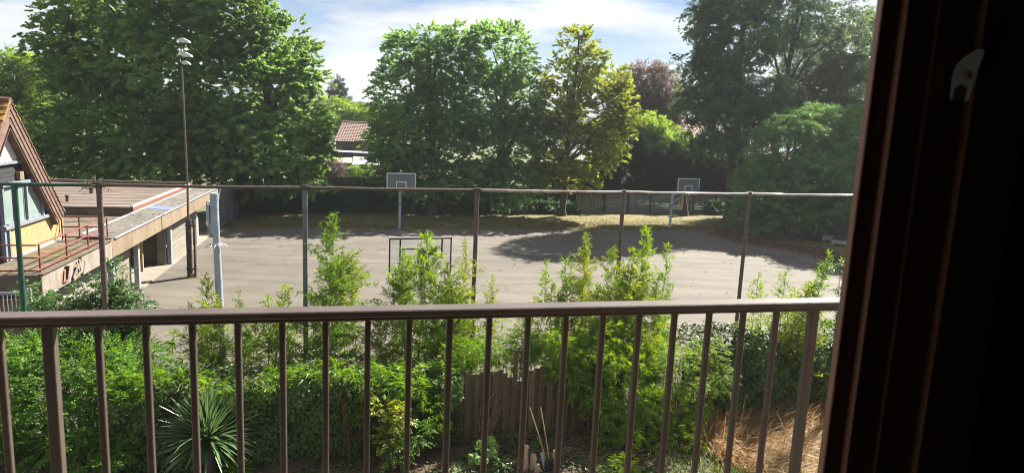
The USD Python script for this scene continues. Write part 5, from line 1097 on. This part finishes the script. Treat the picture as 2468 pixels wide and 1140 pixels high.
# yucca: each sword leaf its own piece
def blade_leaf(b, d, L, w, bend, side_n, segs=5):
    d = unit(d); s_ = unit(np.cross(d, side_n)); V, Fq = [], []
    p = np.array(b, float); dd = d.copy()
    for k in range(segs + 1):
        q = k / segs; ww = w * (0.55 + 1.5 * q * (1 - q)) * (1 - q ** 3) + .002; nrm_ = unit(np.cross(s_, dd))
        V += [p - s_ * ww / 2 + nrm_ * ww * .22, p, p + s_ * ww / 2 + nrm_ * ww * .22]; p = p + dd * L / segs; dd = unit(dd - UP * bend / segs)
    for k in range(segs):
        o = 3 * k; Fq += [[o, o + 1, o + 4, o + 3], [o + 1, o + 2, o + 5, o + 4]]
    return np.array(V), np.array(Fq)
rng = np.random.default_rng(81); yc = A(502, 1062, 12.1)
yu = Thing('yucca', 'big spiky yucca rosette in front of the ivy at lower left', 'yucca', (yc[0], yc[1], 0))
m = MB(); m.tube([(yc[0], yc[1], 0), yc], [.10, .08], 10); yu.part('stem', m, M['bark'])
for k in range(280):
    u_ = (k + .5) / 280; el = math.radians(86 - 96 * u_ ** 1.15); a_ = k * 2.39996 + rng.normal(0, .12)
    d = np.array([math.cos(a_) * math.cos(el), math.sin(a_) * math.cos(el), math.sin(el)])
    mm = MB(); mm.add(*blade_leaf(yc + d * .05, d, rng.uniform(.85, 1.15) * (1 - .12 * u_), rng.uniform(.064, .090), rng.uniform(.1, .35) + (.75 if rng.random() < .12 else 0) + .35 * u_, np.cross(d, np.cross(UP, d)) + 1e-3)); yu.part('leaf', mm, M['yucca'])
rng = np.random.default_rng(82); yc = A(575, 1128, 12.0)
lp_ = Thing('lily_plant', 'low bright strap-leaved plant at the right foot of the yucca', 'plant', (yc[0], yc[1], 0))
for k in range(70):
    u_ = (k + .5) / 70; el = math.radians(75 - 75 * u_); a_ = k * 2.39996
    d = np.array([math.cos(a_) * math.cos(el), math.sin(a_) * math.cos(el), math.sin(el)])
    mm = MB(); mm.add(*blade_leaf(np.array([yc[0], yc[1], max(yc[2] - .1, .03)]) + rng.normal(0, .03, 3) * [1, 1, 0], d, rng.uniform(.28, .5), rng.uniform(.03, .045), rng.uniform(.4, 1.0), np.cross(d, np.cross(UP, d)) + 1e-3)); lp_.part('leaf', mm, M['bamboo_big'])

# big round leaves by the boards
rng = np.random.default_rng(83); bl = Thing('butterbur', 'plant with a few big round pale green leaves before the wooden boards', 'plant', atz(1165, 1115, 0))
for px, py, Y, r_ in ((1158, 1072, 12.9, .13), (1180, 1062, 13.0, .12), (1143, 1105, 12.6, .13), (1186, 1092, 12.8, .13), (1165, 1110, 12.5, .10), (1194, 1075, 13.05, .10)):
    c = A(px, py, Y); nv = unit([rng.normal(0, .35), -.75 + rng.normal(0, .2), .75]); sx_ = unit(np.cross(UP, nv)); sy_ = np.cross(nv, sx_); a_ = np.linspace(0, 2 * np.pi, 17)[:-1]
    rr = r_ * (1 + .10 * np.cos(5 * a_) + .05 * rng.normal(0, 1, 16)); rr[12] *= .55
    ring = c + sx_ * (rr * np.cos(a_))[:, None] + sy_ * (rr * np.sin(a_))[:, None] + nv * (.03 * np.cos(5 * a_) - .02)[:, None]
    V = np.vstack([c, c + (ring - c) * .55 + nv * .012, ring]); Fq = [[0, 1 + i, 1 + (i + 1) % 16] for i in range(16)]
    for i in range(16): Fq += [[1 + i, 17 + i, 17 + (i + 1) % 16], [1 + i, 17 + (i + 1) % 16, 1 + (i + 1) % 16]]
    mm = MB(); mm.add(V, Fq); lf = bl.part('leaf', mm, M['broad_leaf'], smooth=True)
    mm = MB(); b_ = atz(1165, 1115, 0); mm.tube([b_, (b_ + c) / 2 + UP * .05, c], .008, 5); bl.part('stalk', mm, M['broad_leaf'])

# logs, canes, scraps at the foot of the boards
def log(name, label, p0, p1, r0, r1, m_, cut='cane', cat='log'):
    t = Thing(name, label, cat, (p0[0], p0[1], 0)); m = MB(); p0, p1 = np.asarray(p0, float), np.asarray(p1, float)
    q = np.linspace(0, 1, 6)[:, None]; pts = p0 + (p1 - p0) * q; pts[1:-1] += np.random.default_rng(int(p0[0] * 100) % 97).normal(0, r0 * .15, (4, 3))
    m.tube(pts, np.linspace(r0, r1, 6) * (1 + .08 * np.sin(np.arange(6) * 2.1)), 11); t.part('bark', m, M[m_], smooth=40)
    d = unit(p1 - p0); m = MB(); m.tube([p1, p1 + d * .006], r1 * .92, 11); t.part('cut_end', m, M[cut]); return t
lg = atz(1262, 1132, 0); log('upright_log', 'tallest weathered log standing upright by the canes', lg, lg + np.array([.03, .05, .50]), .085, .05, 'stone')
l2 = atz(1284, 1130, 0); log('upright_log', 'shorter split log leaning right of the tallest log', l2, l2 + np.array([.0, .02, .30]), .07, .06, 'stone')
l3 = atz(1293, 1140, 0); log('upright_log', 'smallest log stub beside the split log at the bottom edge', l3, l3 + np.array([.0, -.02, .2]), .055, .05, 'stone')
l4 = atz(1338, 1132, 0); log('wooden_stake', 'short cut wooden stake with frayed top right of the canes', l4, l4 + np.array([-.01, 0, .42]), .05, .055, 'stone', cat='stake')
def cane(label, a_, b_):
    t = Thing('bamboo_cane', label, 'cane', (a_[0], a_[1], 0)); m = MB(); m.tube([a_, (a_ + b_) / 2 + np.array([.01, 0, 0]), b_], .011, 7); t.part('stem', m, M['cane'], smooth=40)
    for q in (.2, .42, .63, .84):
        p = a_ + (b_ - a_) * q; d = unit(b_ - a_); m = MB(); m.tube([p - d * .008, p + d * .008], .015, 7); t.part('node', m, M['cane'])
bs = atz(1322, 1128, 0)
cane('left thin bamboo cane leaning in front of the wooden boards', bs + np.array([-.02, 0, .05]), A(1277, 982, bs[1] + .1))
cane('right thin bamboo cane upright in front of the wooden boards', bs + np.array([.03, 0, .05]), A(1303, 982, bs[1] + .1))
tr = Thing('grey_lath', 'narrow pale grey lath stuck in the soil under the canes', 'lath', bs)
m = MB(); m.box(A(1310, 1112, bs[1] - .1), (.06, .02, .40), unit([.95, 0, .25])); tr.part('slat', m, M['galv'])
m = MB(); m.box(A(1303, 1135, bs[1] - .15), (.05, .02, .2), unit([.8, 0, .5])); tr.part('slat', m, M['white_metal'])
cl = MB(); cc = A(1326, 1118, bs[1] - .12); rng = np.random.default_rng(8); gx, gz = np.meshgrid(np.linspace(-.13, .13, 8), np.linspace(-.14, .12, 8)); V = np.column_stack([cc[0] + gx.ravel(), cc[1] + .04 * np.sin(gx.ravel() * 30) + rng.normal(0, .015, 64), cc[2] + gz.ravel() - .4 * np.abs(gx.ravel())])
cl.add(V, [[i * 8 + j, i * 8 + j + 1, i * 8 + j + 9, i * 8 + j + 8] for i in range(7) for j in range(7)]); cp_ = numbered(W + '/black_cloth'); usdkit.mesh(stage, cp_, cl.arr(), M['black_cloth'], True); tag(stage.GetPrimAtPath(cp_), 'crumpled black cloth hanging between slat and stake', 'cloth')
wr_ = MB(); rng = np.random.default_rng(12); wc = atz(655, 1096, .12)
for k in range(14):
    a_ = np.linspace(0, rng.uniform(3, 6), 9) + rng.uniform(0, 6); r_ = rng.uniform(.06, .2); wr_.tube(np.column_stack([wc[0] + r_ * np.cos(a_), wc[1] + .4 * r_ * np.sin(a_), wc[2] + .06 * np.sin(a_ * 1.7 + k)]), .0045, 4, False)
M['teal_wire'] = mat('teal_wire', (.03, .14, .11), (.05, .20, .16), 9, .5)
wp_ = numbered(W + '/garden_wire'); usdkit.mesh(stage, wp_, wr_.arr(), M['teal_wire']); tag(stage.GetPrimAtPath(wp_), 'tangle of thin teal garden wire right of the yucca', 'wire')
sk = atz(1832, 1150, 0); log('wooden_stake', 'square dark stake in the straw at the bottom right', sk, sk + np.array([0, 0, .32]), .05, .045, 'bark', cut='bark', cat='stake')

# dry straw, brushwood, garden grass, ground ivy
def blades(rng, P, D, L, w, bend, segs=3):
    n = len(P); D = nrm(D); S = nrm(np.cross(D, UP) + 1e-4); V = []; p = P.copy(); d = D.copy()
    for k in range(segs + 1):
        ww = (w * (1 - .8 * k / segs))[:, None]; V += [p - S * ww / 2, p + S * ww / 2]; p = p + d * (L / segs)[:, None]; d = nrm(d - UP * (bend / segs)[:, None])
    V = np.stack(V, 1).reshape(-1, 3); i = np.arange(n)[:, None] * 2 * (segs + 1); Fq = []
    for k in range(segs): o = 2 * k; Fq += [i + [o, o + 1, o + 3], i + [o, o + 3, o + 2]]
    return V, np.vstack(Fq)
rng = np.random.default_rng(91)
n = 13000; t = rng.uniform(7.6, 13.5, n); o = -rng.uniform(.1, 3.2, n); k = (t + .35 * o > 7.9) & (np.sin(t * 3.1 + 1.5 * np.sin(o * 2.3)) + .8 * np.sin(o * 4.1 + t) + rng.normal(0, .5, n) > -1.0); t, o = t[k], o[k]; n = len(t)
P = np.column_stack([N0[0] + nd[0] * t + nn[0] * o, N0[1] + nd[1] * t + nn[1] * o, np.zeros(n)]); flow = .5 * np.sin(t * 1.3) + .4 * np.cos(o * 2)
D = np.column_stack([.9 + flow * .5 + rng.normal(0, .5, n), -.45 + rng.normal(0, .5, n), rng.uniform(.35, 1.3, n)])
vs = blades(rng, P, D, rng.uniform(.35, .95, n), rng.uniform(.010, .030, n), rng.uniform(.6, 1.9, n), 4)
n2 = 700; i = rng.integers(0, n, n2); tip = vs[0].reshape(n, 10, 3)[i, 9]; hd_ = leaves(np.repeat(tip, 5, 0) + rng.normal(0, .02, (n2 * 5, 3)), rng.normal(0, .5, (n2 * 5, 3)) + [.5, 0, -.6], rdir(rng, n2 * 5), .045, .010)
plant('straw_grass', 'flattened dry golden straw grass at the lower right', 'dry grass', N(10, -1.5, 0), [('blades', vs, 'straw'), ('seed_heads', hd_, 'straw')], kind='stuff')
n = 5200; t = rng.uniform(7.2, 14, n); o = -rng.uniform(.2, 4.2, n); P = np.column_stack([N0[0] + nd[0] * t + nn[0] * o, N0[1] + nd[1] * t + nn[1] * o, np.zeros(n)])
vs = blades(rng, P, np.column_stack([rng.normal(.2, .5, n), rng.normal(-.1, .5, n), np.ones(n)]), rng.uniform(.12, .32, n), rng.uniform(.010, .018, n), rng.uniform(.3, 1.2, n), 3)
plant('garden_grass', 'patches of green grass between the straw at the lower right', 'grass', N(10, -2, 0), [('blades', vs, 'broad_leaf')], kind='stuff')
m = MB()
for k in range(120):
    t, o = rng.uniform(5.0, 7.9), -rng.uniform(.3, 2.0); p = N(t, o, .03 + rng.random() * .12); a_ = rng.normal(.3, .5); L_ = rng.uniform(.3, .9); d = ND * math.cos(a_) + NN * math.sin(a_) + UP * rng.uniform(-.02, .35)
    m.tube([p, p + d * L_ * .5 + UP * .03, p + d * L_ + rng.normal(0, .05, 3)], [.0045, .0038, .002], 4, False)
for k in range(26):
    t = 4.0 + rng.normal(0, .14); p = N(t, -.12, .05); m.tube([p, p + ND * rng.normal(.1, .12) + UP * .7 - NN * .05, p + ND * rng.normal(.05, .2) + UP * rng.uniform(1.0, 1.4)], [.007, .005, .002], 4, False)
plant('brushwood', 'heap of dry thin twigs at the foot of the right boards', 'twigs', N(6.3, -1, 0), [('twigs', m.arr(), 'brush')], kind='stuff')
n = 15000; t = rng.uniform(-4, 9, n); o = -rng.uniform(.1, 3.2, n); P = np.column_stack([N0[0] + nd[0] * t + nn[0] * o, N0[1] + nd[1] * t + nn[1] * o, .02 + .10 * rng.random(n) * (.5 + .5 * np.sin(t * 3 + o * 5))])
k = np.sin(t * 2.1 + 1.3 * np.sin(o * 3)) + rng.normal(0, .5, n) > (-.2); P = P[k]; n = len(P)
struct('ground_ivy', leaves(P, rdir(rng, n) * [1, 1, .3], rng.normal(0, .4, (n, 3)) + UP, .07 * rng.uniform(.6, 1.4, n), .055, .06, .1), M['ivy'], kind='stuff', label='low ivy and weeds on the garden soil', cat='ground cover')
n = 4000; t = rng.uniform(-3, 9, n); o = -rng.uniform(.0, 3.2, n); P = np.column_stack([N0[0] + nd[0] * t + nn[0] * o, N0[1] + nd[1] * t + nn[1] * o, .012 + .02 * rng.random(n)])
struct('garden_litter', leaves(P, rdir(rng, n) * [1, 1, .2], rng.normal(0, .45, (n, 3)) + UP, rng.uniform(.04, .11, n), rng.uniform(.015, .06, n), .15, .12), M['litter'], kind='stuff', label='dead leaves on the soil before the wooden boards', cat='leaves')

# bike rack and gate scraps by the garage's near end
gt = Thing('metal_gate', 'grey metal gate under the terrace at the left edge', 'gate', (-11.5, 15.6, 0)); zt = 1.75
p0, p1 = A(-60, 708, 15.7), A(62, 706, 15.7)
for z in (0, -.75):
    m = MB(); m.beam(p0 + UP * z, p1 + UP * z, .04, .05); gt.part('bar', m, M['galv'])
for k in range(12):
    q = p0 + (p1 - p0) * (k + .5) / 12; m = MB(); m.tube([q, q - UP * .78], .011, 6); gt.part('rod', m, M['galv'])
q = A(70, 705, 15.7); m = MB(); m.box(q - UP * .85, (.11, .09, 1.9), bev=.01); gt.part('post', m, M['grey_paint'])
rk = Thing('bike_rack', 'small bent tube rack beside the first grey garage post', 'rack', atz(340, 735, 0))
q0_, q1_ = A(300, 722, 19.5), A(346, 700, 19.5); q0_[2] = q1_[2]
m = MB(); m.tube([np.array([q0_[0], 19.5, 0]), q0_ - UP * .1, q0_ + np.array([.08, 0, 0]), q1_ - np.array([.1, 0, 0]), q1_ + np.array([0, 0, -.1]), np.array([q1_[0] + .02, 19.5, 0])], .022, 8); rk.part('frame_tube', m, M['galv'], smooth=60)
for k in range(5):
    q = q0_ + (q1_ - q0_) * (k + 1) / 6; m = MB(); m.tube([q, np.array([q[0], q[1], .1])], .009, 6); rk.part('rod', m, M['galv'])

# ------------------------------------------------------------------ balcony railing
E1 = np.array([math.sin(1.372), math.cos(1.372), 0]); E2 = np.array([-E1[1], E1[0], 0])       # along the facade, outwards
RB = np.array([-1.141, 1.637, H - .55]); RD = unit(E1 + UP * .010)
def RP(t, o=0, z=0): return RB + RD * (.111 * t) + E2 * o + UP * z
br = Thing('balcony_railing', 'brown metal balcony railing in front of the view', 'railing', RP(9, 0, -1.1))
m = MB(); m.beam(RP(-14, .002, .021), RP(34, .002, .021), .058, .019, bev=.003); br.part('handrail', m, M['rail_brown'])
m = MB(); m.beam(RP(-14, .004, .0055), RP(34, .004, .0055), .044, .011, bev=.002); br.part('under_rail', m, M['rail_brown'])
m = MB(); m.beam(RP(-14, 0, -1.0), RP(34, 0, -1.0), .04, .03, bev=.002); br.part('bottom_rail', m, M['rail_brown'])
wide = (0, 9, 19, 28, -9)
for t in range(-13, 33):
    w_ = (.018 if t == 9 else .027) if t in wide else .0162; tt = t + (.13 if t == 19 else 0)
    m = MB(); m.box(RP(tt, 0, -.50 if t not in wide else -.55), (w_, w_, 1.0 if t not in wide else 1.1), E1, E2, .002)
    br.part('post' if t in wide else 'baluster', m, M['rail_brown'])
sl = Thing('balcony_slab', 'concrete balcony slab below the railing', 'balcony', RP(9, -.5, -1.2))
m = MB(); m.box(RP(9, -.40, -1.19), (6.5, 1.05, .16), E1, E2); sl.part('slab', m, M['concrete'])

# ------------------------------------------------------------------ door frame: a stepped profile of dark wood at the right
def ratio(px, py=570):
    d = ray(px, py); return (d @ E1) / (d @ E2)
R_ = [ratio(x) for x in (2041, 2056, 2096, 2113, 2180, 2188, 2275, 2294)]
yA = .95; pts = []; y = yA; x = R_[0] * yA; pts.append((x + .0, y))
for k in range(0, 8, 2):
    yn = x / R_[k + 1]; pts.append((x, yn))
    if k < 6:
        xn = R_[k + 2] * yn; pts.append((xn, yn)); x = xn
    y = yn
pts.append((.98, y)); pts.append((.98, yA))
def chamf(p, c=.0016):
    out = []; n = len(p)
    for i in range(n):
        a_, b_, d_ = np.array(p[i - 1]), np.array(p[i]), np.array(p[(i + 1) % n])
        u_, v_ = unit(a_ - b_), unit(d_ - b_); out += [tuple(b_ + u_ * c), tuple(b_ + v_ * c)]
    return out
df = Thing('door_frame', 'dark brown wooden balcony door frame with stepped edges, out of focus', 'door frame', (*(E1 * .6 + E2 * .9)[:2], H - 1.6))
ox, oy = np.array([*E1[:2], 0]), np.array([*E2[:2], 0])
xs = [p[0] for p in pts]
layers = [(pts[0][0], pts[2][0]), (pts[2][0], pts[4][0]), (pts[4][0], pts[6][0]), (pts[6][0], .98)]
ys = [pts[1][1], pts[3][1], pts[5][1], pts[7][1]]
for (xa, xb), yn in zip(layers, ys):   # four boards, each nearer the room than the last
    m = MB(); m.prism(chamf([(xa, yn), (xb - .0004, yn), (xb - .0004, yA), (xa, yA)]), (0, 0, H), ox, oy, -1.62, .46); df.part('frame_board', m, M['frame_wood'])
hx, hy = ratio(2308, 185), ys[3]
hc = np.array([0, 0, H]) + ox * (hx * hy) + oy * hy; dz = ray(2308, 185); hc = EYE + dz * (hy / (dz @ E2))
lx_ = unit(ox * .72 - oy * .69); ln_ = np.cross(lx_, UP)
m = MB(); pol = [(-.0135, -.035), (.0075, -.036), (.012, .0), (.017, .036), (.009, .037), (-.004, .027), (-.0125, .0135), (-.015, -.003)]
m.prism(chamf([(a_ * 1.12, b_) for a_, b_ in pol], .002), hc - oy * .014, lx_, UP, -.004, .010); hk = df.part('latch', m, M['handle_grey'], label='grey metal latch keeper with brass screw')
m = MB(); m.tube([hc - oy * .014 + ln_ * .009, hc - oy * .014 + ln_ * .0125], .0050, 14); df.part('screw', m, M['brass'], parent=hk)
m = MB(); m.prism([(-.0125, -.0365), (.001, -.0365), (.003, -.018), (-.003, -.013), (-.0105, -.017)], hc - oy * .014, lx_, UP, .005, .0112); df.part('keeper_recess', m, M['black_cloth'], parent=hk)

# the room the view is taken from
rm = Thing('dark_room', 'unlit room wall right of the door frame', 'room', (0, -1, H - 1.6))
def RM(x, y, z): return ox * x + oy * y + UP * (H + z)
def slab(x0, x1, y0, y1, z0, z1, nm, mt_):
    m = MB(); m.box(RM((x0 + x1) / 2, (y0 + y1) / 2, (z0 + z1) / 2), (x1 - x0, y1 - y0, z1 - z0), ox, oy); rm.part(nm, m, M[mt_])
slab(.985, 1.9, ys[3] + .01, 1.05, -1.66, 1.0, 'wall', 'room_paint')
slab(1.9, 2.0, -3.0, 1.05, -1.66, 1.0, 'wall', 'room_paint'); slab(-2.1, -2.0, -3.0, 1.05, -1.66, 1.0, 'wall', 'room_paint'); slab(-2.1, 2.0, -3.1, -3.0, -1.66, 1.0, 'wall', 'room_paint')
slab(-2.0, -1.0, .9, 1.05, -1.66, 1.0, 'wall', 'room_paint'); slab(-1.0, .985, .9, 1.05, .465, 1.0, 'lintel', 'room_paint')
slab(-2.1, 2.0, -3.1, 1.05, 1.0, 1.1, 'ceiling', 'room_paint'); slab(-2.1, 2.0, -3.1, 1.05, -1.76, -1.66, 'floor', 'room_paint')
slab(2.0, 6.0, .9, 1.05, -H, 2.0, 'outer_wall', 'beige'); slab(-6.0, -2.1, .9, 1.05, -H, 2.0, 'outer_wall', 'beige'); slab(-2.1, 2.0, .9, 1.05, -H, -1.77, 'outer_wall', 'beige')
